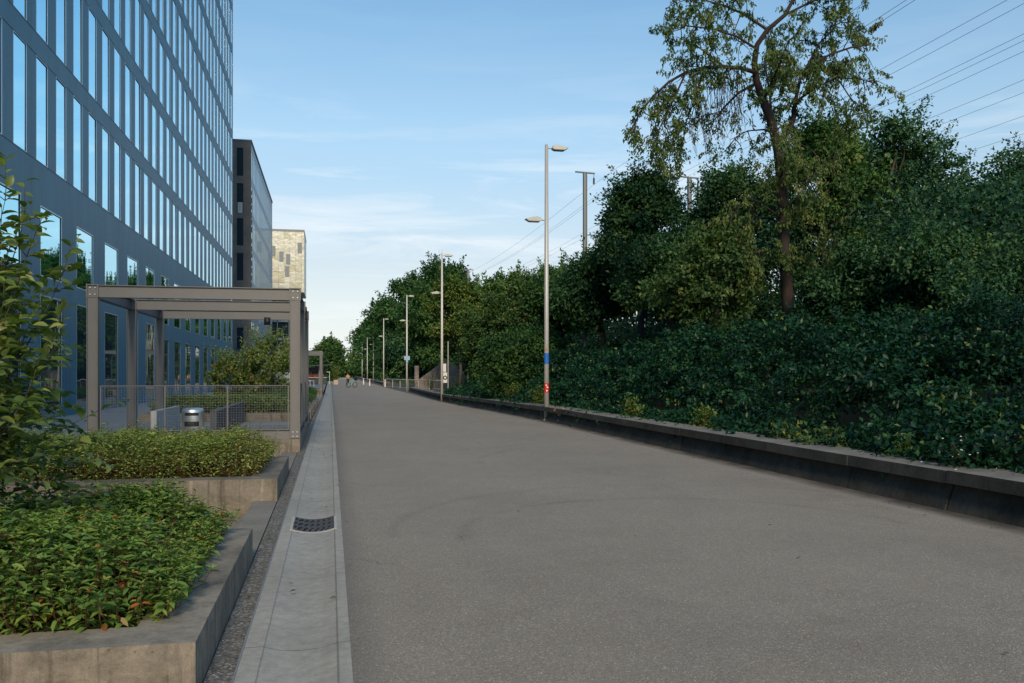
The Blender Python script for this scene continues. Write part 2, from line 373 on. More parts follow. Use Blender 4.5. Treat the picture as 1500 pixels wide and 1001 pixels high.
def tree(kind, label, base, top, rx, ry, z_low, nleaf, lsize, m, seed=0, trunk=.16, lobes=26, group=None, cat='tree', bark='bark_grey', tint=.45, spiky=.5, shape=1.0, sig=.28, hang=.25):
    """crown built of leafy lobes carried by limbs; base = ground point, top = z of the tip, z_low = where foliage starts"""
    global rng
    keep = rng; rng = np.random.default_rng(1000 + seed)
    root = empty(kind, base, label, cat, group)
    bx, by, bz = base; H = top - bz
    zc = (top + z_low) / 2; rz = (top - z_low) / 2
    tr = MB(); wob = rng.normal(size=(6, 2)) * .02 * H
    pts = [(wob[i][0] * (i > 0), wob[i][1] * (i > 0), H * .9 * i / 5 - (.3 if i == 0 else 0)) for i in range(6)]
    tr.tube(pts, [trunk * (1.25 - .22 * i) for i in range(6)], 8)
    LB = []
    lobes = int(lobes * 1.9)
    for i in range(lobes):
        u = unit(rnd(1))[0]
        u[2] = rng.uniform(-.95, 1)
        h = math.sqrt(max(0, 1 - u[2] ** 2)); a = rng.uniform(0, 2 * math.pi)
        taper = 1.0 if u[2] < 0 else (1 - (1 - shape) * u[2])
        rr = rng.uniform(.45, .95)
        c = np.array([math.cos(a) * h * rx * rr * taper, math.sin(a) * h * ry * rr * taper, zc - bz + u[2] * rz * rng.uniform(.7, .9)])
        lr = rng.uniform(.15, .31) * min(rx, ry, rz * 1.2)
        LB.append((c, lr))
        z0 = max(.15 * H, c[2] - rng.uniform(.25, .5) * abs(rz)); z0 = min(z0, H * .85)
        p0 = Vector((0, 0, z0)); p1 = Vector(c); mid = (p0 + p1) / 2 + Vector((rng.normal() * .1, rng.normal() * .1, -.05 * rx))
        if c[2] > z0 * .7: tr.tube([p0, mid, p1], [trunk * .3, trunk * .2, trunk * .08], 5, cap=False)
    tr.build('trunk', M[bark], root, True)
    L = Leaves(); per = 16; nleaf = int(nleaf * 2.4)
    tot = sum(l[1] ** 2 for l in LB)
    for c, lr in LB:
        k = max(3, int(nleaf / per * lr * lr / tot))
        u = unit(rnd(k)); rad = lr * np.where(rng.random(k) < .75, rng.uniform(.8, 1.12, k), rng.uniform(.3, .8, k))
        C = c + u * rad[:, None] * np.array([1, 1, .85]); out = unit(u + unit(c - np.array([0, 0, zc - bz])) * .5)
        clumps(L, C, out, per, sig * .85 * min(1, lr / .9 + .3), lsize * 1.2, tint + rng.normal() * .12, .2, hang=hang)
    # shoots that break the outline
    ns = int(spiky * 85)
    for i in range(ns):
        c, lr = LB[rng.integers(len(LB))]
        if c[2] < zc - bz - .3 * rz: continue
        u = unit(np.array([rng.normal() * .6 + c[0] / rx * .6, rng.normal() * .6 + c[1] / ry * .6, 1.0])); ln = rng.uniform(.4, 1.35) * (.5 + lr)
        s = np.linspace(.1, 1, 9)[:, None]; C = c + u * lr * .75 + u * s * ln
        clumps(L, C, np.repeat(u[None], 9, 0), 5, .07 + .05 * lr, lsize, tint + .08, .06, hang=.1)
    L.build('crown', m, root)
    rng = keep
    return root
# ---------------------------------------------------------------- setting: ground, path, gutter
def sheet(name, xs, ys, zf, m):
    vs = []; fs = []
    for y in ys:
        for x in xs(y): vs.append((x, y, zf(x, y)))
    n = len(xs(ys[0]))
    for j in range(len(ys) - 1):
        for i in range(n - 1):
            a = j * n + i; fs.append((a, a + 1, a + n + 1, a + n))
    b = MB(); b.add(vs, fs); o = b.build(name, m); o['kind'] = 'structure'; return o
sheet('ground', lambda y: [-900, -60, 60, 900], [-200, 0, 400, 1500], lambda x, y: -.62, M['earth'])
YS = [-8] + list(range(-4, 64, 3)) + list(range(66, 400, 12)) + [520]
sheet('asphalt_path', lambda y: [.115, 2.5, 5, wall_x(y) + .12 + (9 if 88 < y < 112 else 0)], YS, lambda x, y: gz(y), M['asphalt'])
gp = [(-.49, 0), (-.385, 0), (-.37, -.006), (-.29, -.026), (-.17, -.036), (-.05, -.026), (.03, -.006), (.045, 0), (.115, .004)]
sheet('gutter', lambda y: [p[0] for p in gp], YS, lambda x, y: gz(y) + dict(gp)[x] + .002, M['gutter'])
sheet('gravel_strip', lambda y: [-.645, -.502], YS[:26], lambda x, y: gz(y) - .006, M['gravel'])
e = MB(); 
for j in range(len(YS[:26]) - 1):
    y0, y1 = YS[j], YS[j + 1]
    for xx in (-.5, ):
        e.hexa([(xx, y0, gz(y0) - .04), (xx + .01, y0, gz(y0) - .04), (xx + .01, y1, gz(y1) - .04), (xx, y1, gz(y1) - .04), (xx, y0, gz(y0) + .008), (xx + .01, y0, gz(y0) + .008), (xx + .01, y1, gz(y1) + .008), (xx, y1, gz(y1) + .008)])
o = e.build('edging_strip', M['catenary']); o['kind'] = 'structure'
# lower passages between planters and the flush slab strip with a step down
b = MB(); b.box(-9.5, -.95, -6, 18.32, -.5, -.18); o = b.build('lower_paving', M['conc_flag']); o['kind'] = 'structure'
b = MB(); b.box(-.947, -.655, -6, 18.28, -.45, -.004); o = b.build('kerb_strip', M['conc_flag']); o['kind'] = 'structure'
b = MB(); b.box(-8.6, -4.95, 18.4, 92, -.5, .2); b.box(-4.945, -.78, 18.5, 26.3, -.5, .196); b.box(-4.945, -1.0, 26.35, 60, -.5, .14)
o = b.build('terrace', M['paving']); o['kind'] = 'structure'
sheet('plaza', lambda y: [-30, -.655], [60.02, 90, 140, 300, 520], lambda x, y: -.244, M['paving'])
sheet('slab_edge', lambda y: [-1.0, -.66], [24.7, 30, 36, 42, 48, 54, 60], lambda x, y: gz(y) + .01, M['conc_flag'])
# ---------------------------------------------------------------- low wall on the right with overhanging coping
def low_wall(y0, y1, label, step=2.0):
    root = empty('low_wall', (wall_x(y0), y0, gz(y0)), label, 'wall')
    body = MB(); cop = MB(); ox, oy, oz = root.location
    y = y0; i = 0
    while y < y1 - .01:
        e_ = min(y + step, y1)
        for (Y0, Y1) in ((y + .012, e_ - .012),):
            z0, z1 = gz(Y0) , gz(Y1); a0, a1 = wall_x(Y0), wall_x(Y1)
            j = random.uniform(-.012, .012)
            body.hexa([(a0 - .04 + j - ox, Y0 - oy, z0 - .1 - oz), (a0 + .5 - ox, Y0 - oy, z0 - .1 - oz), (a1 + .5 - ox, Y1 - oy, z1 - .1 - oz), (a1 - .04 + j - ox, Y1 - oy, z1 - .1 - oz),
                       (a0 + .12 + j - ox, Y0 - oy, z0 + .31 - oz), (a0 + .5 - ox, Y0 - oy, z0 + .31 - oz), (a1 + .5 - ox, Y1 - oy, z1 + .31 - oz), (a1 + .12 + j - ox, Y1 - oy, z1 + .31 - oz)])
        z0, z1 = gz(y), gz(e_); a0, a1 = wall_x(y), wall_x(e_)
        j = random.uniform(-.008, .008); k = random.uniform(-.006, .006)
        n = 4
        for q in range(n):
            u0, u1 = q / n, (q + 1) / n
            Y0 = y + (e_ - y) * u0 + (.004 if q == 0 else 0); Y1 = y + (e_ - y) * u1 - (.004 if q == n - 1 else 0)
            Z0 = z0 + (z1 - z0) * u0 + k; Z1 = z0 + (z1 - z0) * u1 + k; A0 = a0 + (a1 - a0) * u0 + j; A1 = a0 + (a1 - a0) * u1 + j
            cop.hexa([(A0 - ox, Y0 - oy, Z0 + .315 - oz), (A0 + .62 - ox, Y0 - oy, Z0 + .315 - oz), (A1 + .62 - ox, Y1 - oy, Z1 + .315 - oz), (A1 - ox, Y1 - oy, Z1 + .315 - oz),
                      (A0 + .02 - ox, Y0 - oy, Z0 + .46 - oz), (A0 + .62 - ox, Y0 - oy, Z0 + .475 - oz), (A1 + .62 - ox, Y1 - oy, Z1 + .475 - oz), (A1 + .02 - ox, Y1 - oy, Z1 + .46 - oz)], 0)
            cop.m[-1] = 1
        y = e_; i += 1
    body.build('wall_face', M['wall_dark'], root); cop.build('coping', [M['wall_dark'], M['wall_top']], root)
    return root
low_wall(-5.0, 85.0, 'long low dark concrete wall with overhanging coping along the right edge of the path')
low_wall(118.0, 330.0, 'far stretch of low dark wall resuming beyond the railing', 4.0)
b = MB(); b.prism([(0, 0), (.13, .02), (.16, -.05), (.12, -.12), (.05, -.2), (.03, -.09), (-.02, -.08)], 0, .05)
o = b.build('cardboard_scrap', M['wood'], loc=None)
o.matrix_world = __import__('mathutils').Matrix.Translation((6.985, 27.2, gz(27.4) + .475)) @ __import__('mathutils').Euler((R(6), 0, R(-72))).to_matrix().to_4x4()
o.scale = (3.6, 1, 1.3)
props(o, 'torn brown scrap of cardboard lying over the wall coping beside the nearest lamp post', 'litter')
# ---------------------------------------------------------------- bank behind the wall
def bank(x, y):
    k = 1 - float(smooth(62, 84, y))
    nn = mn.noise(Vector((x * .4, y * .4, 0))) * .3
    return -.05 + gz(y) + (.05 + 1.25 * float(smooth(7.8, 13, x)) + nn * float(smooth(8, 9.5, x))) * k
xsb = [7.3, 7.6, 8, 8.5, 9, 10, 11, 12, 13, 15, 18, 24, 34, 60]
sheet('bank', lambda y: [v + wall_x(y) - 7.0 for v in xsb], list(range(-6, 84, 2)) + [90, 118, 119, 200, 340], lambda x, y: bank(x, y) if not 84 < y < 118.5 else -.62, M['earth'])
# ---------------------------------------------------------------- planters
def planter(y0, y1, x0, x1, zt, label, zb=-.2, rim=.34, rim_r=.34, bev=.012):
    root = empty('planter', (x1, y0, 0), label, 'planter', 'concrete planters along the path')
    w = MB(); X0, X1, Y1 = x0 - x1, 0, y1 - y0
    w.box(X0, X1, 0, rim, zb, zt, 0, 1); w.box(X0, X1, Y1 - rim, Y1, zb, zt, 0, 1)
    w.box(X1 - rim_r, X1, rim + .0, Y1 - rim, zb, zt, 0, 1); w.box(X0, X0 + rim, rim, Y1 - rim, zb, zt, 0, 1)
    o = w.build('concrete_rim', [M['conc_side'], M['conc_top']], root)
    s = MB(); s.box(X0 + rim + .003, X1 - rim_r - .003, rim + .003, Y1 - rim - .003, zb, zt - .04); s.build('soil_bed', M['soil'], root)
    return root
planter(4.57, 7.83, -5.2, -.652, .27, 'nearest concrete planter, wide weathered rim, in the lower left corner')
planter(11.41, 14.5, -5.2, -.652, .27, 'concrete planter with stained front carrying the clipped hedge in front of the pergola')
planter(26.6, 32.2, -5.3, -.9, .42, 'concrete planter behind the pergola holding hedge and loose shrub', zb=-.1, rim=.25, rim_r=.3)
for i, (a, c_) in enumerate([(33.8, 39.2), (41, 46), (48, 53), (55, 60)]):
    planter(a, c_, -4.6, -.9, gz(a) + .42, ['second planter beyond the pergola, seen end on', 'third planter beyond the pergola, seen end on', 'fourth planter beyond the pergola, small in the distance', 'farthest planter, just before the second pergola'][i], zb=-.4, rim=.25, rim_r=.3)
for i, y in enumerate([27.0, 29.4, 32.6, 35.6, 38.6, 41.8, 45, 48.4, 52]):
    b = MB(); b.box(-.9, -.68, 0, 1.5, 0, .3, 0, 1); o = b.build('kerb_block', [M['conc_side'], M['conc_top']], bev=.01, loc=(0, y, gz(y) - .02))
    props(o, f'{["first","second","third","fourth","fifth","sixth","seventh","eighth","ninth"][i]} pale concrete kerb block beyond the pergola beside the gutter', 'kerb block', 'kerb blocks along the gutter')
# foliage in planter 1: upright stems with opposite leaves
def stems_bed(name, label, x0, x1, y0, y1, z0, hf, nst, lsize, m, cat='shrub', seed=1, pairs=6, lower=.25, tint=.45, front=.0, tpl=T_MID, aspect=.5, twig=True, stemr=.003, kind=None):
    global rng
    keep = rng; rng = np.random.default_rng(seed)
    cx, cy = (x0 + x1) / 2, (y0 + y1) / 2
    root = empty(name, (cx, cy, z0), label, cat)
    L = Leaves(); tw = MB()
    px = rng.uniform(x0, x1, nst); py = rng.uniform(y0, y1, nst)
    for i in range(nst):
        ex = min(px[i] - x0, x1 - px[i]); ey = min(py[i] - y0, y1 - py[i]); ed = min(ex, ey)
        h = hf(px[i], py[i]) * rng.uniform(.86, 1.10) * (1 if rng.random() > .03 else 1.22)
        h *= .55 + .45 * min(1, ed / .28)
        lean = np.array([rng.normal() * .2, rng.normal() * .2, 0])
        if ed < .25:
            s_ = .6 * (1 - ed / .25)
            if ex < ey: lean[0] += s_ * (-1 if px[i] - x0 < x1 - px[i] else 1)
            else: lean[1] += s_ * (-1 if py[i] - y0 < y1 - py[i] else 1)
        b0 = np.array([px[i] - cx, py[i] - cy, 0]); tip = b0 + np.array([0, 0, h]) + lean * h
        if twig and (ed < .3 or rng.random() < .15):
            tw.tube([b0, (b0 + tip) / 2 + lean * .05, tip], [stemr * 1.3, stemr, stemr * .5], 3, cap=False)
        low = lower if ed > .3 else .05
        # whorls down the stem
        np_ = pairs
        s = 1 - np.linspace(0, 1, np_) ** 1.1 * (1 - low) * (.55 if ed > .3 else .95)
        a0 = rng.uniform(0, 6.28)
        for j in range(np_):
            c = b0 + (tip - b0) * s[j]
            k = 2 if j else 4
            a = a0 + j * 1.57 + np.arange(k) * (2 * math.pi / k) + rng.normal(size=k) * .25
            el = .55 if j == 0 else .12
            d = np.stack([np.cos(a), np.sin(a), np.full(k, el) + rng.normal(size=k) * .25 - .25 * (j > 2)], 1)
            nn = np.array([0, 0, 1.]) + rnd(k) * .3 - d * el * .5
            sz = lsize * (.55 if j == 0 else rng.uniform(.6, 1.35))
            tt = tint + (.16 if j == 0 else 0) + rng.normal() * .12 + rng.normal(size=k) * .1 + (.26 if rng.random() < .03 else 0) + (.16 if (j > 2 and ed < .3) else 0)
            L.add(np.repeat(c[None], k, 0), d, nn, sz, tt)
    L.build('foliage', m, root, tpl, aspect)
    if twig: tw.build('stems', M['twig'], root)
    rng = keep
    return root
stems_bed('leafy_shrub_bed', 'low dense green shrubs with narrow leaves and some yellow ones in the nearest planter', -4.6, -.93, 4.95, 7.62, .22,
          lambda x, y: .38 + .06 * math.sin(x * 3.1 + .5) + .06 * math.sin(y * 2.9 + x) + .04 * math.sin(x * 7 + y * 5) , 5400, .074, M['lf_wort'], seed=11, pairs=7, aspect=.40, tint=.50)
stems_bed('clipped_hedge', 'clipped small leaved hedge with reddish shoots in the planter before the pergola', -4.8, -.98, 11.75, 14.2, .22,
          lambda x, y: .50 + .03 * math.sin(x * 4) + .04 * math.sin(x * 9), 3600, .050, M['lf_hedge'], cat='hedge', seed=12, pairs=8, lower=.05, aspect=.5, tint=.62, tpl=T_LOW)
stems_bed('clipped_hedge', 'dark low hedge in the planter behind the pergola', -5.0, -1.25, 26.95, 28.6, .38, lambda x, y: .5, 1100, .09, M['lf_hedge'], cat='hedge', seed=13, pairs=6, tpl=T_LOW, twig=False, tint=.3)
for i, (a, c_) in enumerate([(28, 32), (34, 39), (41.2, 45.8), (48.2, 52.8), (55.2, 59.8)]):
    stems_bed('low_hedge', ['low green hedge along the gutter just beyond the pergola', 'second low green hedge along the gutter beyond the pergola', 'third low green hedge along the gutter, far off', 'fourth low green hedge along the gutter, far off', 'last low green hedge before the second pergola'][i],
              -3.4, -1.0, a, c_, gz(a) + .3, lambda x, y: .55, 900, .13, M['lf_mid'], cat='hedge', seed=20 + i, pairs=4, tpl=T_LOW, twig=False, tint=.55)
# ---------------------------------------------------------------- foreground hornbeam shrub
def big_shrub():
    global rng
    keep = rng; rng = np.random.default_rng(5)
    bx, by = -2.75, 6.35
    root = empty('leafy_shrub', (bx, by, .22), 'tall loose shrub with broad yellow green leaves at the left edge of the photo', 'shrub')
    L = Leaves(); st = MB()
    def leafy(p0, d0, ln, n, tip):
        d0 = d0 / np.linalg.norm(d0); pts = [p0]; p = p0.copy(); d = d0.copy(); cur = []
        for j in range(n):
            d = d + rng.normal(size=3) * .10 + np.array([0, 0, -.035]); d /= np.linalg.norm(d)
            p = p + d * ln / n; pts.append(p.copy())
            side = np.cross(d, [0, 0, 1.]); side /= max(1e-6, np.linalg.norm(side)); sg = 1 if j % 2 else -1
            dl = side * sg * .9 + d * .6 + rng.normal(size=3) * .22 + np.array([0, 0, -.12])
            nn = np.array([0, 0, 1.]) + rng.normal(size=3) * .38 + side * sg * -.1
            L.add(p, dl, nn, rng.uniform(.065, .105), rng.beta(2, 2.4) * .75 + .17 * tip + (.26 if rng.random() < .03 else 0))
        st.tube(pts[::2] + [pts[-1]] if len(pts) > 3 else pts, [.0035 * (1 - .7 * i / max(1, (len(pts[::2])))) for i in range(len(pts[::2]) + 1)] if len(pts) > 3 else .002, 4, cap=False)
    for i in range(62):
        a = rng.uniform(0, 6.28); r = 1.2 * math.sqrt(rng.random())
        ex, ey = math.cos(a) * r, math.sin(a) * r * .8
        zt = 2.9 - .75 * r * r * (1 if ex > 0 else .5) + rng.uniform(-1.0, .42)
        if i < 3: ex, ey, zt = [(.42, -.1, 3.2), (.62, .1, 2.75), (.98, .1, 2.28)][i]
        zt -= .22
        p0 = np.array([rng.normal() * .12, rng.normal() * .12, 0]); p3 = np.array([ex, ey, zt])
        p1 = np.array([ex * .25, ey * .25, zt * .35]); p2 = np.array([ex * .8, ey * .8, zt * .72])
        S = np.linspace(0, 1, 14)[:, None]
        pts = (1 - S) ** 3 * p0 + 3 * S * (1 - S) ** 2 * p1 + 3 * S * S * (1 - S) * p2 + S ** 3 * p3
        st.tube([Vector(q) for q in pts], [.014 * (1 - .85 * k / 13) for k in range(14)], 6, cap=False)
        for k in range(3, 14):
            tpf = k / 13
            nt_ = 3 if tpf < .8 else 2
            for q in range(nt_):
                aa = rng.uniform(0, 6.28); out = np.array([math.cos(aa), math.sin(aa), rng.uniform(-.1, .8)])
                leafy(pts[k].copy(), out + np.array([ex, ey, 0]) * .4, rng.uniform(.14, .42) * (1.1 - .55 * tpf), int(rng.integers(4, 9)), tpf)
        leafy(pts[-1].copy(), np.array([ex * .3, ey * .3, 1.0]), .28, 6, 1)
    # low skirt of foliage
    for i in range(260):
        a = rng.uniform(0, 6.28); r = rng.uniform(.35, 1.12)
        p = np.array([math.cos(a) * r, math.sin(a) * r * .8, rng.uniform(.35, 1.2)])
        leafy(p, np.array([math.cos(a), math.sin(a), rng.uniform(-.2, .6)]), rng.uniform(.2, .4), 7, .1)
    L.build('foliage', M['lf_shrub'], root, T_HI, .62); st.build('branches', M['bark_grey'], root, True)
    rng = keep
big_shrub()
# ---------------------------------------------------------------- gutter grate
def grate():
    root = empty('drain_grate', (-.17, 9.58, .0), 'cast iron drain grate with wavy slots set in the concrete gutter', 'drain grate')
    def dip(x): return -.036 + .036 * (x / .21) ** 2
    f = MB(); nx = 12
    for k in range(nx):
        a, c_ = -.235 + .47 * k / nx, -.235 + .47 * (k + 1) / nx
        for (y0, y1) in ((-.40, -.345), (.345, .40)):
            f.hexa([(a, y0, dip(a) - .02), (c_, y0, dip(c_) - .02), (c_, y1, dip(c_) - .02), (a, y1, dip(a) - .02), (a, y0, dip(a) + .006), (c_, y0, dip(c_) + .006), (c_, y1, dip(c_) + .006), (a, y1, dip(a) + .006)])
    for sx in (-1, 1): f.box(*sorted((sx * .235, sx * .208)), -.344, .344, -.02, .012)
    f.build('frame', plain('pale_frame_concrete', (.42, .41, .37), .8), root)
    p = MB()
    for k in range(nx):
        a, c_ = -.207 + .414 * k / nx, -.207 + .414 * (k + 1) / nx
        p.hexa([(a, -.343, dip(a) - .03), (c_, -.343, dip(c_) - .03), (c_, .343, dip(c_) - .03), (a, .343, dip(a) - .03), (a, -.343, dip(a) + .004), (c_, -.343, dip(c_) + .004), (c_, .343, dip(c_) + .004), (a, .343, dip(a) + .004)])
    p.build('pit', M['black'], root)
    g = MB()
    for r_ in range(3):
        yb = -.24 + r_ * .24
        for k in range(7):
            xb = -.19 + k * .057
            for (q0, q1) in (((0, -.09), (.022, 0)), ((.022, 0), (0, .09))):
                x0, x1 = xb + q0[0], xb + q1[0]; y0, y1 = yb + q0[1], yb + q1[1]; w = .030
                z = dip(xb) 
                g.hexa([(x0, y0, z), (x0 + w, y0, z), (x1 + w, y1, z), (x1, y1, z), (x0, y0, z + .018), (x0 + w, y0, z + .018), (x1 + w, y1, z + .018), (x1, y1, z + .018)])
        for yy in (yb - .12, yb + .098):
            if abs(yy) < .35:
                for k in range(nx):
                    a, c_ = -.205 + .41 * k / nx, -.205 + .41 * (k + 1) / nx
                    g.hexa([(a, yy, dip(a)), (c_, yy, dip(c_)), (c_, yy + .022, dip(c_)), (a, yy + .022, dip(a)), (a, yy, dip(a) + .021), (c_, yy, dip(c_) + .021), (c_, yy + .022, dip(c_) + .021), (a, yy + .022, dip(a) + .021)])
    g.build('grating', M['iron'], root)
grate()
# ---------------------------------------------------------------- pergola
def hbeam_x(b, x0, x1, y, z0, z1, w=.16):      # H section, web vertical, running along x
    t = .016
    b.box(x0, x1, y, y + w, z1 - t, z1); b.box(x0, x1, y, y + w, z0, z0 + t); b.box(x0, x1, y + w * .25, y + w * .25 + .012, z0 + t, z1 - t)
def hbeam_y(b, y0, y1, x, z0, z1, w=.16):
    t = .016
    b.box(x, x + w, y0, y1, z1 - t, z1); b.box(x, x + w, y0, y1, z0, z0 + t); b.box(x + w * .45, x + w * .45 + .012, y0, y1, z0 + t, z1 - t)
def hpost(b, x, y, z0, z1, w=.2, d=.18):       # flanges left and right, web facing the camera
    t = .014
    b.box(x, x + t, y, y + d, z0, z1); b.box(x + w - t, x + w, y, y + d, z0, z1); b.box(x + t, x + w - t, y + .04, y + .054, z0, z1)
def pergola(y0, label, zoff=0, rail=True, bays=2):
    root = empty('pergola', (-.6, y0, zoff), label, 'pergola', 'steel pergolas along the path')
    xl, xr = -4.01, 0.0; zt = 3.31; bay = 3.42
    for k in range(bays + 1):
        y = k * bay
        for x in (xl, xr - .2):
            b = MB(); hpost(b, x, y, .26, zt - .256); b.build('post', M['galv'], root)
        b = MB(); hbeam_x(b, xl + .205, xr - .205, y, zt - .25, zt - .01); b.build('beam', M['galv'], root)
        for x in (xl, xr - .2):
            b = MB(); b.box(x - .01, x + .012, y, y + .18, zt - .254, zt); b.box(x + .19, x + .212, y, y + .18, zt - .254, zt); b.box(x + .012, x + .19, y + .03, y + .044, zt - .254, zt - .02); b.box(x + .012, x + .19, y, y + .18, zt - .02, zt)
            cp = b.build('corner_plate', M['galv'], root)
            if k == 0:
                for (dx, dz) in ((.06, .06), (.15, .06), (.06, .19), (.15, .19)):
                    c = MB(); c.tube([(x + dx, y + .03, zt - .256 + dz), (x + dx, y + .008, zt - .256 + dz)], .014, 6); c.build('bolt', M['bolt'], cp)
    for k in range(bays):
        for x in (xl + .02, xr - .18):
            b = MB(); hbeam_y(b, k * bay + .185, (k + 1) * bay - .005, x, zt - .255, zt - .02); b.build('beam', M['galv_blue'], root)
    # bottom steel sill and concrete plinth
    b = MB(); hbeam_x(b, xl + .205, xr - .205, .0, .26, .46); hbeam_y(b, .2, bays * bay, xr - .17, .26, .46); b.build('sill_beam', M['galv'], root)
    cp = MB(); cp.box(xr - .198, xr - .002, .02, .035, .27, .45); cp = cp.build('corner_plate', M['galv'], root)
    for (dx, dz) in ((.06, .31), (.14, .31), (.06, .4), (.14, .4)):
        c = MB(); c.tube([(xr - .2 + dx, .02, dz), (xr - .2 + dx, .0, dz)], .014, 6); c.build('bolt', M['bolt'], cp)
    b = MB(); b.box(xl - .1, xr + .0, .0, .16, -.2, .257, 0, 1); b.box(xr - .16, xr, .162, bays * bay + .2, -.4, .257, 0, 1); b.build('plinth', [M['conc_side'], M['conc_top']], root)
    if rail:
        r = MB(); x0, x1 = xl + .215, xr - .215
        r.tube([(x0, .09, 1.335), (x1, .09, 1.335)], .013, 6)
        n = 3
        for k in range(n + 1): 
            x = x0 + .02 + (x1 - x0 - .04) * k / n; r.box(x - .012, x + .012, .08, .1, .46, 1.33)
        r.build('rail_frame', M['galv'], root)
        g = MB(); s = .05
        x = x0 + s
        while x < x1: g.box(x, x + .003, .088, .091, .47, 1.33); x += s
        z = .5
        while z < 1.33: g.box(x0, x1, .093, .0965, z, z + .003); z += s
        g.build('wire_mesh', M['mesh'], root)
        r = MB(); r.box(xr - .1, xr - .07, .25, bays * bay - .05, 1.31, 1.34)
        for k in range(5): r.box(xr - .1, xr - .07, .25 + k * 1.6, .28 + k * 1.6, .46, 1.31)
        r.build('rail_frame', M['galv_blue'], root)
        for k in range(bays):
            g = MB(); g.box(xr - .09, xr - .08, k * bay + .4, (k + 1) * bay - .3, .5, 1.25); g.build('infill_panel', M['slate'], root)
        l = MB()
        # spotlight hangs from rear beam
        l.tube([(xr - 1.1, 2 * bay - .09, zt - .2), (xr - 1.1, 2 * bay - .09, zt - .40)], .085, 16)
        l.build('downlight', M['black'], root, True)
    return root
pergola(18.3, 'grey steel pergola with wire mesh railing on the left in front of the tower')
pergola(68.2, 'second, distant grey steel pergola in front of the kiosk', zoff=-.05, rail=False)
# ---------------------------------------------------------------- bin, benches
def bin_():
    p = at(282.5, 615, 16.5); root = empty('litter_bin', (p.x, p.y, .0), 'round stainless steel litter bin with two dark slots', 'litter bin')
    b = MB(); n = 40; prof = [(.185, -.18), (.2, -.16), (.2, .85), (.196, .90), (.175, .925), (.1, .94), (.0, .945)]
    vs = []
    for (r, z) in prof:
        for k in range(n): a = 2 * math.pi * k / n; vs.append((r * math.cos(a), r * math.sin(a), z))
    fs = [(i * n + k, i * n + (k + 1) % n, (i + 1) * n + (k + 1) % n, (i + 1) * n + k) for i in range(len(prof) - 1) for k in range(n)]
    b.add(vs, fs); b.build('bin_body', M['inox'], root, True)
    for (z0, z1, a0, a1) in ((.80, .855, -125, -52), (.60, .69, -128, -50)):
        s = MB(); vs = []; m_ = 12
        for k in range(m_ + 1):
            a = R(a0 + (a1 - a0) * k / m_)
            for (r, z) in ((.2035, z0), (.2035, z1), (.19, z1), (.19, z0)): vs.append((r * math.cos(a), r * math.sin(a), z))
        fs = []
        for k in range(m_):
            for q in range(4): fs.append((k * 4 + q, (k + 1) * 4 + q, (k + 1) * 4 + (q + 1) % 4, k * 4 + (q + 1) % 4))
        fs += [(0, 1, 2, 3), (m_ * 4 + 3, m_ * 4 + 2, m_ * 4 + 1, m_ * 4)]
        s.add(vs, fs); s.build('slot', M['black'], root)
bin_()
b = MB(); b.box(-.14, 0, 0, 6.3, 0, .55); b.box(-.15, .01, -.01, 6.3, .551, .57)
o = b.build('terrace_screen', M['slate'], bev=.008, loc=(-2.41, 20.0, .198)); props(o, 'long dark slate low screen on the terrace under the pergola', 'low screen')
b = MB()
for k in range(22): b.box(-.02, 0, k * .14, k * .14 + .13, 0, .56)
b.box(-.12, -.022, .0, 3.06, 0, .56)
o = b.build('plank_screen', M['planks'], loc=(-3.72, 20.4, .198)); props(o, 'pale grey planked low screen on the terrace behind the litter bin', 'low screen')
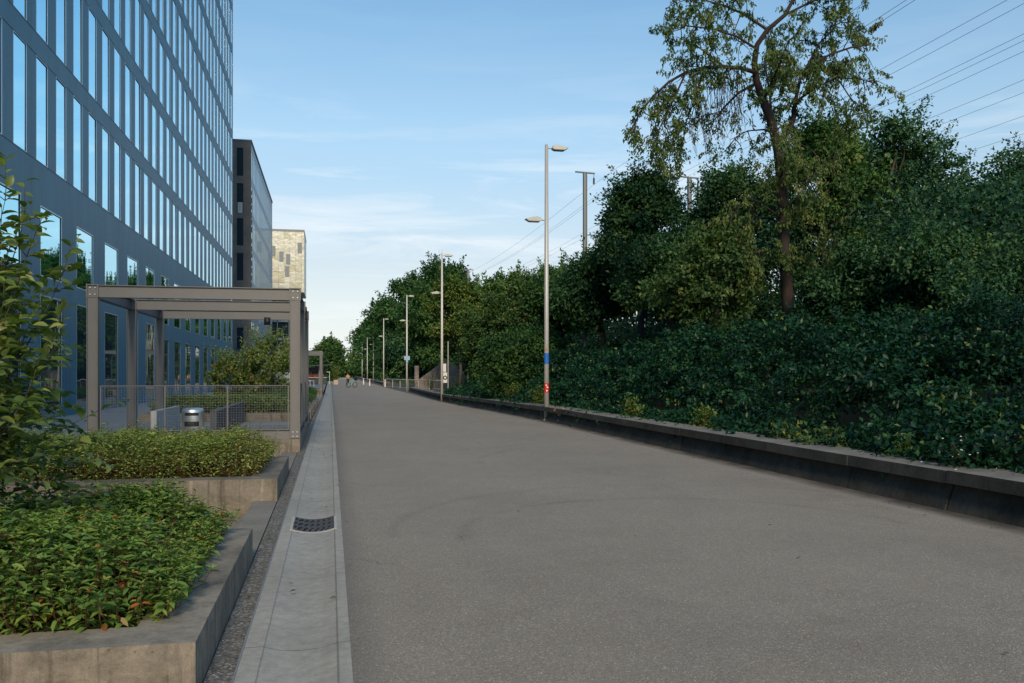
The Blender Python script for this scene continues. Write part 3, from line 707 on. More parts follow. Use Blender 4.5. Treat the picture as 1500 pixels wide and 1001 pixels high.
# ---------------------------------------------------------------- the tower
XF = -8.35
def window_mesh(w, h, pane_m, frame_w=.032):
    f = MB(); d0, d1 = -.05, .004
    f.box(d0, d1, 0, frame_w, 0, h); f.box(d0, d1, w - frame_w, w, 0, h); f.box(d0, d1, frame_w, w - frame_w, 0, frame_w); f.box(d0, d1, frame_w, w - frame_w, h - frame_w, h)
    f.box(d0, d1 - .012, frame_w, frame_w + .012, frame_w, h - frame_w, 1); f.box(d0, d1 - .012, w - frame_w - .012, w - frame_w, frame_w, h - frame_w, 1); f.box(d0, d1 - .012, frame_w + .012, w - frame_w - .012, h - frame_w - .02, h - frame_w, 1)
    p = MB(); p.box(-.032, -.022, frame_w + .013, w - frame_w - .013, frame_w + .001, h - frame_w - .021)
    return f, p
def tower():
    Y0, Y1 = 6.9 + .08, 80.3
    root = empty('office_tower', (XF, Y1, 0), 'tall blue grey office tower with rows of narrow mirrored windows at the left', 'building')
    oy = Y1
    wall = MB(); jo = MB()
    nfl = 11; z_top = 7.76 + 3.7 * nfl + .7
    cols = [Y0 + .11 + 1.885 * k for k in range(60) if Y0 + .11 + 1.885 * k + 1.0 < Y1]
    cols = [25.88 + 1.885 * k for k in range(-34, 40) if 25.88 + 1.885 * k + 1.0 < Y1 - .2]  # unseen bays behind the camera, added to shade the near path
    low = [28.15 + 3.77 * k for k in range(-17, 20) if 28.15 + 3.77 * k + 2.1 < Y1 - .2]
    ya = cols[0] - .9
    wall.box(-18, -.14, ya - oy, 0, -.5, z_top)                                   # body
    T = .14
    def band(z0, z1): wall.box(-T, 0, ya - oy, 0, z0, z1)
    def piers(cs, w, z0, z1):
        y = ya
        for c in cs:
            if c > y: wall.box(-T, 0, y - oy, c - oy, z0, z1)
            y = c + w
        wall.box(-T, 0, y - oy, 0, z0, z1)
    W = []
    for r in range(nfl):
        z0 = 7.76 + 3.7 * r; z1 = z0 + 3.06
        piers(cols, 1.07, z0, z1); band(z1, z1 + .64)
        for c in cols: W.append((c, z0, 1.07, 3.06, 0))
        for z in (z0 - .0, z1): jo.box(.0, .006, ya - oy, 0, z - .012, z + .012)
    band(6.52, 7.76); band(-.5, .12)
    spl = 44.0
    for c in low:
        near = c < spl
        zb, zm0, zm1 = .12, (3.9 if near else 3.33), (4.45 if near else 4.08)
        W.append((c, zb, 2.1, zm0 - zb, 1)); W.append((c, zm1, 2.1, 6.52 - zm1, 2))
    y = ya
    for c in low + [None]:
        c2 = c if c is not None else Y1
        wall.box(-T, 0, y - oy, c2 - oy, .12, 6.52)
        if c is not None:
            near = c < spl
            wall.box(-T, 0, c - oy, c + 2.1 - oy, *((3.9, 4.45) if near else (3.33, 4.08)))
            y = c + 2.1
    wall.build('wall', M['panel'], root); jo.build('joint_line', M['joint'], root)
    # rank by apparent size
    def vis(c, z, w, h):
        t = XF * SN + c * CS; px = 750 + FPX * (XF * CS - c * SN) / t; px2 = 750 + FPX * (XF * CS - (c + w) * SN) / (XF * SN + (c + w) * CS)
        yb = HOR - FPX * (z - 1.6) / t; yt = HOR - FPX * (z + h - 1.6) / t
        a = max(0, min(px2, 343) - max(px, 0)) * max(0, min(yb, 1001) - max(yt, 0)); return a
    W.sort(key=lambda q: -vis(*q[:4]))
    protos = {}
    rest = MB()
    for i, (c, z, w, h, k) in enumerate(W):
        key = (w, round(h, 2), k)
        gm = M['glass'] if k != 1 else M['glass_low']
        if k == 2: gm = M['glass']
        if i < 100:
            if key not in protos:
                f, p = window_mesh(w, h, gm)
                fo = f.build('window', [M['alu'], M['black']], root); po = p.build('pane', gm, fo)
                protos[key] = (fo, po)
            else:
                a, pp = protos[key]
                fo = a.copy(); COL.objects.link(fo); fo.parent = root
                po = pp.copy(); COL.objects.link(po); po.parent = fo
            fo.location = (0, c - oy, z)
            po.rotation_euler = (0, R(random.uniform(-.12, .12)), R(random.uniform(-.15, .15)))
        else:
            f, p = window_mesh(w, h, gm)
            rest.add([(x, y + c - oy, zz + z) for x, y, zz in f.v], f.f, 0)
            e1, e2 = random.uniform(-.003, .003), random.uniform(-.003, .003)
            rest.add([(x + e1 * (y / w - .5) + e2 * (zz / h - .5), y + c - oy, zz + z) for x, y, zz in p.v], p.f, 2 if k != 1 else 3)
            nf = len(f.f); base = len(rest.m) - len(p.f) - nf
            for q in range(nf): rest.m[base + q] = f.m[q]
    o = rest.build('window', [M['alu'], M['black'], M['glass'], M['glass_low']], root); o['kind'] = 'stuff'
    b = MB(); b.box(-18.1, .06, ya - oy - .05, .05, z_top, z_top + .25); b.build('parapet', M['panel'], root)
tower()
def block2():
    Y0 = 98.4; Y1 = 133.4; root = empty('office_block', (XF, Y0, 0), 'lower office block with brown grey end wall and glazed side behind the tower', 'building')
    H = 26.4; T = .14
    w = MB(); w.box(-16, -T, .15, Y1 - Y0, -.6, H - .3); e = MB()
    nf = 6; L = Y1 - Y0; cols = [.5 + 1.885 * k for k in range(18)]
    for r in range(nf):
        z0 = 4.08 + 3.7 * r; z1 = z0 + 3.05
        y = 0.15
        for c in cols: w.box(-T, 0, y, c, z0, z1); y = c + 1.1
        w.box(-T, 0, y, L, z0, z1); w.box(-T, 0, .15, L, z1, z0 + 3.7)
    w.box(-T, 0, .15, L, -.6, .1); w.box(-T, 0, .15, L, 3.3, 4.08)
    y = .15
    for c in cols: w.box(-T, 0, y, c, .1, 3.3); y = c + 1.1
    w.box(-T, 0, y, L, .1, 3.3)
    w.build('wall', plain('pale_blue_facade', (.13, .21, .28), .45), root)
    # end wall with slot windows
    xw0 = on_y(347, 300, Y0).x - XF; xw1 = on_y(356.5, 300, Y0).x - XF
    rows = [on_y(352, a, Y0).z for a in (258, 313, 360, 411, 513)]; tops = [on_y(352, a, Y0).z for a in (217, 269, 320, 371, 480)]
    e.box(-16, xw0, -.12, .14, -.6, H); e.box(xw1, 0, -.12, .14, -.6, H)
    zz = -.6
    for a, t_ in sorted(zip(rows, tops)):
        e.box(xw0, xw1, -.12, .14, zz, a); zz = t_
    e.box(xw0, xw1, -.12, .14, zz, H); e.build('end_wall', M['panel_brown'], root)
    for a, t_ in zip(rows, tops):
        f = MB(); f.box(xw0 + .01, xw1 - .01, -.02, .02, a + .01, t_ - .01); f.build('window', M['glass_dark'], root)
        if a == rows[1]:
            g = MB(); g.box(xw0 + .08, xw1 - .08, -.05, -.03, a + .05, a + 1.2); g.build('window_screen', M['planks'], root)
    W = [(c, (.1 if r < 0 else 4.08 + 3.7 * r), 1.1, 3.2 if r < 0 else 3.05) for c in cols for r in range(-1, nf)]
    W.sort(key=lambda q: (q[0] > 26, q[0])); proto = {}
    rest = MB()
    for i, (c, z, ww, h) in enumerate(W):
        f, p = window_mesh(ww, h, None, .05)
        if i < 100:
            if h not in proto:
                f.add(p.v, p.f, 2); proto[h] = o = f.build('window', [M['alu'], M['black'], M['glass']], root)
            else:
                o = proto[h].copy(); COL.objects.link(o); o.parent = root
            o.location = (0, c, z)
        else:
            n0 = len(rest.m); rest.add([(x, y + c, q + z) for x, y, q in f.v], f.f, 0); rest.m[n0:] = f.m
            rest.add([(x, y + c, q + z) for x, y, q in p.v], p.f, 2)
    o = rest.build('window', [M['alu'], M['black'], M['glass']], root); o['kind'] = 'stuff'
    b = MB(); b.box(-16.1, .08, -.16, L + .05, H + .002, H + .2); b.build('parapet', M['galv_blue'], root)
    # unreadably small upright lettering down the corner
    g = MB(); z = 21.2
    for k in range(13):
        h = random.uniform(.45, .6)
        g.box(.02, .08, .18, .23, z - h, z); 
        if k % 3: g.box(.02, .08, .23, .42, z - .1, z)
        if k % 2: g.box(.02, .08, .23, .42, z - h, z - h + .1)
        z -= .78 if k != 5 else 1.3
    g.build('lettering', M['black'], root)
block2()
def block3():
    Y0 = 152.0; a = on_y(392, 340, Y0); c = on_y(445.5, 340, Y0)
    x0 = a.x; x1 = c.x; zt = c.z; root = empty('gold_building', (x1, Y0, 0), 'far building clad in shimmering gold tiles above a dark glazed base', 'building')
    zb = on_y(420, 428, Y0).z; W = x0 - x1 - 8
    b = MB(); b.box(W, 0, 0, 13, zb, zt); b.build('upper_wall', M['gold'], root)
    b = MB(); b.box(W - .05, .05, -.05, 13.05, zt + .002, zt + .35); b.build('parapet', M['catenary'], root)
    zz = on_y(410, 519, Y0).z
    b = MB(); b.box(W, -.6, .8, 12.5, zz, zb - .002); b.build('glazed_storey', M['glass_dark'], root)
    b = MB()
    for z in (on_y(410, 470, Y0).z, on_y(410, 497, Y0).z): b.box(W, -.4, .3, .8, z - .2, z + .25)
    k = W
    while k < -1: b.box(k, k + .12, .3, .8, zz, zb - .003); k += 1.9
    b.build('balcony_rail', M['catenary'], root)
    b = MB(); b.box(W, -.5, .2, 12.5, -.6, zz - .002); b.build('base_wall', M['gold'], root)
    b = MB(); b.box(.06, .3, 6, 6.6, 4, zb - 2); b.build('red_banner', M['red'], root)
    rr = random.Random(3)
    for k in range(11):
        x = -rr.uniform(.6, 9); z = rr.uniform(zb + 1, zt - 2.5)
        b = MB(); b.box(x - .35, x + .35, -.04, -.01, z, z + 1.75); b.build('window', M['catenary'], root)
    b = MB(); p = on_y(408.5, 500, Y0 - 6); p2 = on_y(408.5, 490, Y0 - 6)
    return root
block3()
# ---------------------------------------------------------------- lamp posts
def lamp_head(parent, sx, z):
    arm = MB(); arm.tube([(0, 0, z), (sx * .28, 0, z + .03)], .022, 8); hd = arm.build('lamp_arm', M['pole'], parent)
    h = MB(); L_ = .52
    x0, x1 = sx * .20, sx * (.20 + L_)
    for (a, b_, zb, zt) in ((0, .3, -.02, .10), (.3, .8, -.035, .085), (.8, 1.0, .0, .05)):
        pass
    poly = [(.18, .0), (.24, -.045), (.62, -.045), (.74, .03), (.60, .075), (.36, .12), (.22, .09)]
    pl = [(sx * x, z + y) for x, y in poly]
    if sx < 0: pl = pl[::-1]
    h.prism(pl, -.12, .12); h = h.build('lamp_head', M['lamp'], parent, bev=.012)
    g = MB(); xs = sorted((sx * .26, sx * .60)); g.box(xs[0], xs[1], -.1, .1, z - .06, z - .047); g.build('lamp_glass', M['lamp_glass'], h)
posts = [(798, 214), (646, 373), (596, 433), (562, 467), (547, 485), (538, 495), (530.5, 504), (524, 513), (520, 517)]
plabel = ['nearest lamp post with blue and red stickers standing in the low wall', 'second lamp post, with a small antenna on its top', 'third lamp post with a small pale blue sign, at the end of the wall',
          'fourth lamp post, by the end of the railing', 'fifth lamp post away from the camera', 'sixth lamp post away from the camera', 'seventh lamp post, far down the path', 'eighth lamp post, far down the path', 'farthest lamp post still to be made out']
for i, (px, py) in enumerate(posts):
    t = 332 / (HOR - py) * 29.5; p = at(px, py, t)
    root = empty('lamp_post', (p.x + (.06 if i < 2 else 0), p.y, gz(p.y)), plabel[i], 'lamp post', 'lamp posts along the right of the path')
    H = 9.19 - gz(p.y)
    b = MB(); r0 = .078
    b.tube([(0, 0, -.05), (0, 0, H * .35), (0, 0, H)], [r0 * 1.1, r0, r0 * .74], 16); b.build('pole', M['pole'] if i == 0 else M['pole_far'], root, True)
    b = MB(); b.tube([(0, 0, H), (0, 0, H + .05)], .05, 10); b.build('pole_cap', M['pole'], root)
    lamp_head(root, 1, H - .08); lamp_head(root, -1, H - 2.5)
    if i == 0:
        def band_(name, zz, h, m): 
            c = MB(); c.tube([(0, 0, zz), (0, 0, zz + h)], .086, 16, cap=False); c.build(name, m, root)
        def zof(y): return EYE - (y - HOR) * t / FPX
        band_('sticker', zof(533), zof(517) - zof(533), M['blue']); band_('sticker', zof(575), zof(561) - zof(575), M['red'])
        for (y, dx) in ((567, .01), (572, -.01), (564, -.03)):
            c = MB(); c.tube([(dx, -.080, zof(y)), (dx, -.092, zof(y))], .028, 10); c.build('sticker_dot', M['white'], root)
        band_('sticker', zof(513), .06, M['wood']); 
        c = MB(); c.box(-.1, .1, -.1, .1, .0, .05); c.build('base_plate', M['pole'], root)
    if i == 1:
        c = MB(); c.tube([(0, 0, H), (0, 0, H + .35)], .02, 6); c.tube([(-.18, 0, H + .1), (.2, 0, H + .1)], .02, 6); c.tube([(-.18, 0, H + .1), (-.18, 0, H + .3)], .02, 6); c.build('antenna', M['white'], root)
    if i == 2:
        z = EYE + (HOR - 521) * t / FPX
        c = MB(); c.box(-.28, .28, -.12, -.09, z - .2, z + .2); c.box(-.1, .1, -.12, -.09, z - .45, z - .201); c.build('sign_plate', M['lightblue'], root)
# ---------------------------------------------------------------- railway catenary
def cat_post(X, t, px, py, label):
    p = at(px, py, t); root = empty('catenary_mast', (p.x, p.y, -.4), label, 'railway mast', 'catenary masts above the trees')
    H = p.z + .4; b = MB(); b.box(-.1, -.075, -.1, .1, 0, H); b.box(.075, .1, -.1, .1, 0, H); b.box(-.075, .075, -.02, .02, 0, H); b.build('mast', M['catenary'], root)
    b = MB(); b.tube([(-.55, 0, H + .02), (.55, 0, H - .03)], .045, 6); b.build('crossarm', M['catenary'], root)
    b = MB(); b.tube([(.5, 0, H - .05), (.5, 0, H - .25), (.5, 0, H - .3), (.5, 0, H - .62)], [.015, .015, .05, .05], 6); b.build('insulator', M['black'], root)
    zb = H - 3.4
    b = MB(); b.tube([(0, 0, zb), (2.2, 0, zb + .02)], .03, 6); b.tube([(0, 0, zb - 1.3), (2.2, 0, zb)], .02, 6); b.build('bracket_arm', M['catenary'], root)
for a in [(14, 48, 857, 253, 'nearest railway mast with crossarm standing above the dark trees'), (20, 49.6, 1010, 260, 'railway mast half hidden behind the tree crowns in the middle'),
          (14, 94, 686, 395, 'small far railway mast above the big tree, left one'), (20, 96, 775, 398, 'small far railway mast, right one, above the olive trees')]:
    cat_post(*a)
slopes = [(.712, 0), (.665, .1), (.655, -.1), (.566, 0), (.547, 0), (.502, 0), (.492, 0), (.476, 0), (.434, 0), (.415, 0), (.379, 0), (.352, 0)]
ords = ['lowest on the left, passing the nearest mast', 'upper strand of the twin wires at the top by the tree crown', 'lower strand of the twin wires at the top by the tree crown', 'cutting the top right corner', 'just below the one cutting the corner',
        'second thick wire at the right edge', 'twin running close under the second thick wire', 'third at the right edge from above', 'fourth at the right edge from above', 'fifth at the right edge from above', 'second lowest at the right edge', 'lowest at the right edge, just over the trees']
for (m_, dz), lb in zip(slopes, ords):
    X = 10.6 * CS / m_; b = MB(); pts = []
    for k in range(41):
        y = -20 + k * 8.0; u = ((y - 47) % 46) / 46
        pts.append((0, y, -.45 * 4 * u * (1 - u)))
    b.tube(pts, .007, 5); o = b.build('overhead_wire', M['wire'], loc=(X, 0, 12.35)); props(o, 'thin overhead wire, ' + lb, 'overhead wire', 'railway overhead wires')
# ---------------------------------------------------------------- railing, stair wall, notice boards at the opening
def railing():
    a = on_y(566, 557, 112.0); root = empty('railing', (7.6, 108, -.25), 'low grey railing around the stair opening where the wall ends', 'railing')
    P0 = at(565, 556, 112); P1 = at(598, 556, 100); P2 = at(646, 558, 92)
    ro = root.location
    def run(A, B, n):
        b = MB(); zt = .78
        A = Vector((A.x, A.y, 0)) - Vector((ro.x, ro.y, 0)); B = Vector((B.x, B.y, 0)) - Vector((ro.x, ro.y, 0))
        b.tube([A + Vector((0, 0, 1.03)), B + Vector((0, 0, 1.03))], .04, 6); b.tube([A + Vector((0, 0, .12)), B + Vector((0, 0, .12))], .02, 5)
        b.build('handrail', M['pole_far'], root)
        for k in range(n + 1):
            q = A.lerp(B, k / n); c = MB(); c.tube([q, q + Vector((0, 0, 1.03))], .035, 6); c.build('railing_post', M['pole_far'], root)
        c = MB(); m_ = n * 9
        for k in range(m_): q = A.lerp(B, k / m_); c.tube([q + Vector((0, 0, .12)), q + Vector((0, 0, 1.0))], .010, 4, cap=False)
        c.build('balusters', M['catenary'], root)
    run(P0, P1, 3); run(P1, P2, 3)
railing()
def stair_wall():
    t = 99; A = at(614, 556, t); T_ = at(652, 527, t); B = at(683, 545, t)
    root = empty('stair_wall', (A.x, A.y, -.6), 'weathered brown stair wall with sloping top behind the railing', 'wall')
    o_ = root.location
    prof = [(614, 600), (614, 556), (652, 528), (658, 529), (680, 548), (690, 570), (690, 600)]
    vs = []
    for (x, y) in prof: q = at(x, min(y, 595), t) - o_; vs.append(q)
    n = len(vs); d = Vector((0, .5, 0)); b = MB()
    b.add(vs + [v + d for v in vs], [tuple(range(n))[::-1], tuple(range(n, 2 * n))] + [(i, (i + 1) % n, n + (i + 1) % n, n + i) for i in range(n)]); b.build('wall', M['stone'], root)
    q0 = at(607.5, 536, t) - o_; q1 = at(613.5, 590, t) - o_
    b = MB(); b.box(q0.x, q1.x, q0.y - .1, q0.y + .6, 0, q0.z); b.build('end_pillar', M['stone'], root)
stair_wall()
p = at(651, 546, 70); root = empty('notice_board', (p.x, p.y, -.25), 'white notice panels with dark marks on a thin grey mast behind the second lamp post', 'notice board')
b = MB(); b.tube([(.3, .05, 0), (.3, .05, at(654, 500, 70).z + .25)], .045, 8); b.build('mast', M['pole'], root)
for (x0, y0, x1, y1) in ((646, 533, 653.5, 545.5), (647, 546, 655, 561)):
    q0 = at(x0, y1, 70); q1 = at(x1, y0, 70); b = MB(); b.box(q0.x - p.x, q1.x - p.x, -.03, 0, q0.z + .25, q1.z + .25); pn = b.build('panel', M['white'], root)
    b = MB(); cx, cz = (q0.x + q1.x) / 2 - p.x, (q0.z + q1.z) / 2 + .25
    if y0 > 540: b.tube([(cx + .05, -.032, cz), (cx + .05, -.045, cz)], .17, 14); b.build('dark_mark', M['black'], pn); 
    else: b.box(cx - .2, cx + .12, -.04, -.031, cz - .36, cz - .27); b.build('dark_mark', M['lightblue'], pn)
c_ = MB(); c_.tube([(cx + .05, -.046, cz), (cx + .05, -.052, cz)], .09, 12); c_.build('pale_mark', M['white'], pn)
# bollards
for (px, y0, y1, lb) in ((541.5, 554, 565.5, 'nearer white bollard between the lamp posts'), (532.5, 554.5, 563.5, 'farther white bollard between the lamp posts'), (564, 556, 567, 'grey bollard at the start of the railing')):
    t = 1.85 * FPX / (y1 - HOR); p = at(px, y1, t); root = empty('bollard', (p.x, p.y, -.25), lb, 'bollard', 'bollards at the path edge')
    b = MB(); b.tube([(0, 0, 0), (0, 0, .95)], .09, 10); b.build('post', M['white'], root); b = MB(); b.tube([(0, 0, .7), (0, 0, .78)], .094, 10, cap=False); b.build('band', M['red'], root)
# ---------------------------------------------------------------- kiosk, furniture, pot
root = empty('kiosk', (-1.9, 138, -.244), 'small open kiosk with thin slanting canopy beyond the second pergola', 'kiosk')
b = MB(); b.hexa([(-3.5, -1, 2.75), (2.3, -1.2, 3.0), (2.3, 4, 3.0), (-3.5, 4, 2.75), (-3.5, -1, 2.85), (2.3, -1.2, 3.08), (2.3, 4, 3.08), (-3.5, 4, 2.85)]); b.build('canopy', M['galv_blue'], root)
b = MB(); b.box(-3.3, 1.1, 1.5, 3.6, 0, 2.6); b.build('cabin', M['slate'], root)
b = MB(); b.box(-3.3, 1.3, .6, 1.2, 0, 1.05); b.build('counter', M['slate'], root); b = MB(); b.box(-3.4, 1.4, .5, 1.3, 1.052, 1.12); b.build('counter_top', M['white'], root)
b = MB(); 
for k in range(14): b.box(-3.2 + k * .3, -3.0 + k * .3, 1.25, 1.45, 1.2 + (k % 3) * .05, 1.6 + (k % 4) * .08)
b.box(-3.3, .5, 1.22, 1.5, 1.13, 1.19); b.build('goods_shelf', M['terracotta'], root)
b = MB(); b.box(-3.3, -1.2, 1.2, 1.24, 1.98, 2.06); b.build('light_strip', M['white'], root)
for x in (-3.1, 0.2): b = MB(); b.tube([(x, .2, 0), (x, .2, 2.85)], .06, 8); b.build('canopy_post', M['pole'], root)
b = MB(); b.box(1.35, 1.8, .2, .26, 1.9, 1.98); b.box(1.74, 1.8, .2, .26, 0, 1.9); b.build('side_frame', M['white'], root)
for i, (x, y) in enumerate([(-2.7, 121), (-3.3, 126)]):
    root = empty('cafe_table', (x, y, -.244), ['white cafe table before the kiosk, nearer one', 'white cafe table before the kiosk, farther one'][i], 'table', 'cafe tables by the kiosk')
    b = MB(); b.box(-.6, .6, -.4, .4, .72, .76); b.build('tabletop', M['white'], root)
    for sx in (-.55, .51):
        for sy in (-.35, .31): b = MB(); b.box(sx, sx + .04, sy, sy + .04, 0, .72); b.build('leg', M['white'], root)
p = at(492, 563.5, 136); root = empty('potted_bamboo', (p.x, p.y, -.25), 'yellowish bamboo plant in a square pale wooden box at the far end of the gutter', 'potted plant')
b = MB(); b.box(-.34, .34, -.34, .34, 0, .72); b.build('plant_box', M['potcol'], root, bev=.02)
L = Leaves(); k = 900; a = rng.uniform(0, 6.28, k); rr = rng.uniform(0, .75, k) * rng.random(k) ** .3; zz = rng.uniform(.7, 2.7, k)
L.add(np.stack([np.cos(a) * rr * (.4 + zz * .25), np.sin(a) * rr * (.4 + zz * .25), zz], 1), unit(rnd(k) * .4 + np.array([0, 0, 1.])), unit(rnd(k)), .26, rng.uniform(.4, 1, k)); L.build('foliage', M['lf_yellow'], root, T_LOW, .3)
# ---------------------------------------------------------------- person and bicycle
def skin_body(name, verts, edges, radii, m, parent, root_i=0):
    import bmesh
    bm = bmesh.new(); sk = bm.verts.layers.skin.verify(); vs = []
    for i, (v, r) in enumerate(zip(verts, radii)):
        q = bm.verts.new(v); q[sk].radius = (r if isinstance(r, tuple) else (r, r)); q[sk].use_root = (i == root_i); vs.append(q)
    for a_, b_ in edges: bm.edges.new((vs[a_], vs[b_]))
    me = bpy.data.meshes.new(name); bm.to_mesh(me); bm.free(); me.materials.append(m)
    o = bpy.data.objects.new(name, me); COL.objects.link(o); o.parent = parent
    s = o.modifiers.new('skin', 'SKIN'); s.use_smooth_shade = True; u = o.modifiers.new('sub', 'SUBSURF'); u.levels = 1; u.render_levels = 2
    return o
p = at(509.6, 565, 123)
root = empty('person', (p.x, p.y, gz(p.y)), 'person in orange yellow top and dark trousers walking on the path', 'person')
V = [(0, 0, .95), (0, 0, 1.15), (0, .01, 1.38), (0, 0, 1.48), (0, 0, 1.56), (0, 0, 1.66), (-.19, 0, 1.40), (-.26, .02, 1.14), (-.25, -.1, .92), (-.24, -.14, .84), (.19, 0, 1.40), (.27, -.02, 1.14), (.25, .04, .9), (.25, .06, .82),
     (-.1, 0, .9), (-.11, -.08, .5), (-.11, -.02, .09), (-.11, -.16, .04), (.1, 0, .9), (.11, .1, .5), (.11, .26, .12), (.11, .16, .04)]
E_ = [(0, 1), (1, 2), (2, 3), (3, 4), (4, 5), (2, 6), (6, 7), (7, 8), (8, 9), (2, 10), (10, 11), (11, 12), (12, 13), (0, 14), (14, 15), (15, 16), (16, 17), (0, 18), (18, 19), (19, 20), (20, 21)]
Rr = [.13, .13, .15, .06, .085, .08, .06, .045, .035, .03, .06, .045, .035, .03, .09, .06, .045, .035, .09, .06, .045, .035]
skin_body('body', V, E_, Rr, M['skin'], root)
skin_body('shirt', [V[i] for i in (0, 1, 2, 6, 7, 10, 11)], [(0, 1), (1, 2), (2, 3), (3, 4), (2, 5), (5, 6)], [.165, .165, .18, .08, .065, .08, .065], M['orange'], root)
skin_body('trousers', [V[i] for i in (0, 14, 15, 16, 18, 19, 20)], [(0, 1), (1, 2), (2, 3), (0, 4), (4, 5), (5, 6)], [.15, .115, .085, .065, .115, .085, .065], M['denim'], root)
skin_body('hair', [(0, .03, 1.62), (0, .03, 1.7)], [(0, 1)], [.10, .085], M['hair'], root)
p = at(515, 568, 109); root = empty('bicycle', (p.x, p.y, -.248), 'pale green bicycle with dark bag on it standing near the walking person', 'bicycle'); root.rotation_euler = (0, 0, R(35))
def ring(cx, r, name):
    b = MB(); b.tube([(cx + r * math.cos(a), 0, r + .02 + r * math.sin(a)) for a in np.linspace(0, 2 * math.pi, 25)], .035, 6, cap=False); o = b.build(name, M['rubber'], root)
    return o
ring(-.5, .33, 'wheel'); ring(.5, .33, 'wheel')
b = MB()
for A_, B_ in [((-.5, .35), (-.15, .9)), ((-.5, .35), (-.05, .32)), ((-.05, .32), (-.15, .9)), ((-.05, .32), (.35, .85)), ((-.12, .8), (.35, .88)), ((.33, 1.05), (.5, .35))]:
    b.tube([(A_[0], 0, A_[1]), (B_[0], 0, B_[1])], .045, 6)
b.build('frame', M['mint'], root)
b = MB(); b.tube([(.3, -.28, 1.08), (.34, 0, 1.08), (.3, .28, 1.08)], .02, 6); b.build('handlebar', M['black'], root)
b = MB(); b.box(-.28, -.02, -.08, .08, .93, .98); b.build('saddle', M['black'], root, bev=.02)
b = MB(); b.box(.4, .75, -.2, .2, .85, 1.2); b.build('bag', M['black'], root, bev=.04)
# ---------------------------------------------------------------- bramble thicket on the bank (uncountable)
def bramble():
    global rng
    keep = rng; rng = np.random.default_rng(31)
    L = Leaves()
    def surf(x, y):
        d = x - wall_x(y) - .45
        nz = mn.noise(Vector((x * .55, y * .45, 1.7))) * .85 + mn.noise(Vector((x * 1.6, y * 1.5, 4.2))) * .42
        k = 1 - float(smooth(48, 64, y)) * .6
        return max(bank(x, y) + .22 + .3 * abs(nz), gz(y) + .32 + (2.15 * float(smooth(-.15, 3.6, d)) + nz * min(1, max(0, d) * .8 + .25)) * k)
    for (y0, y1, n, ls, per) in ((4, 12, 5200, .092, 9), (12, 22, 6200, .105, 8), (22, 40, 6200, .13, 8), (40, 66, 3600, .17, 8)):
        X = 7.45 + (rng.random(n) ** 1.25) * 6.5; Y = rng.uniform(y0, y1, n)
        C = np.array([(x, y, surf(x, y) - abs(rng.normal()) * .2) for x, y in zip(X, Y)])
        # fill of the face below the surface on the path side
        e = .15
        nrm = unit(np.array([(-(surf(x + e, y) - surf(x - e, y)), -(surf(x, y + e) - surf(x, y - e)), 2 * e) for x, y in zip(X, Y)]))
        nv = np.array([mn.noise(Vector((x * .45, y * .4, 9.))) for x, y in zip(X, Y)]); gap = np.array([mn.noise(Vector((x * 1.3, y * 1.1, 3.))) for x, y in zip(X, Y)])
        C[:, 2] += nv * .25; kp = gap > -.22; C = C[kp]; nrm = nrm[kp]; nv = nv[kp]; X = X[kp]; dz = rng.random(len(C)); C[:, 2] -= np.where(dz < .35, .22, 0); C[:, 2] += np.where(dz > .93, .12, 0)
        q = nv > .08
        clumps(L, C[q], nrm[q], per, .15 if y0 < 22 else .24, ls * 1.1, .48, .2, up=1.0, hang=.25, flat=.26)
        clumps(L, C[~q], nrm[~q], per + 2, .14 if y0 < 22 else .21, ls * .85, .30, .22, up=.8, hang=.35, flat=.28)
    # arching canes poking out
    for i in range(1500):
        y = rng.uniform(6, 60); x = 7.55 + abs(rng.normal()) * 2.2; z = surf(x, y) - .05
        d = unit(np.array([rng.normal() * .5 - .3, rng.normal() * .6, .7])); s = np.linspace(0, 1, 10)[:, None]; ln = rng.uniform(.3, 1.0)
        C = np.array([x, y, z]) + d * s * ln + np.array([0, 0, -.55]) * s ** 2 * ln
        clumps(L, C, np.repeat(d[None], 10, 0), 4, .06, .085 + .0012 * y, .5 + rng.normal() * .16, .06, hang=.4)
    o = L.build('bramble_thicket', M['lf_bramble'], None, T_LOW, .62); o['kind'] = 'stuff'; o['label'] = 'dark green bramble thicket covering the bank behind the wall'
    rng = keep
bramble()
def litter():
    L = Leaves(); g = np.random.default_rng(9); k = 170
    x = np.where(g.random(k) < .45, g.uniform(6.35, 6.85, k), np.where(g.random(k) < .6, g.uniform(-.63, .2, k), g.uniform(.2, 6.5, k))); y = g.uniform(3.5, 30, k)
    z = np.array([gz(v) for v in y]) + .016
    L.add(np.stack([x, y, z], 1), unit(g.normal(size=(k, 3)) * [1, 1, .08]), unit(g.normal(size=(k, 3)) * .2 + [0, 0, 1.]), g.uniform(.025, .06, k), g.uniform(.88, 1, k))
    o = L.build('fallen_leaves', M['lf_dry'], None, T_LOW, .6); o['kind'] = 'stuff'; o['label'] = 'few small dry leaves scattered on the path and in the gutter'
litter()
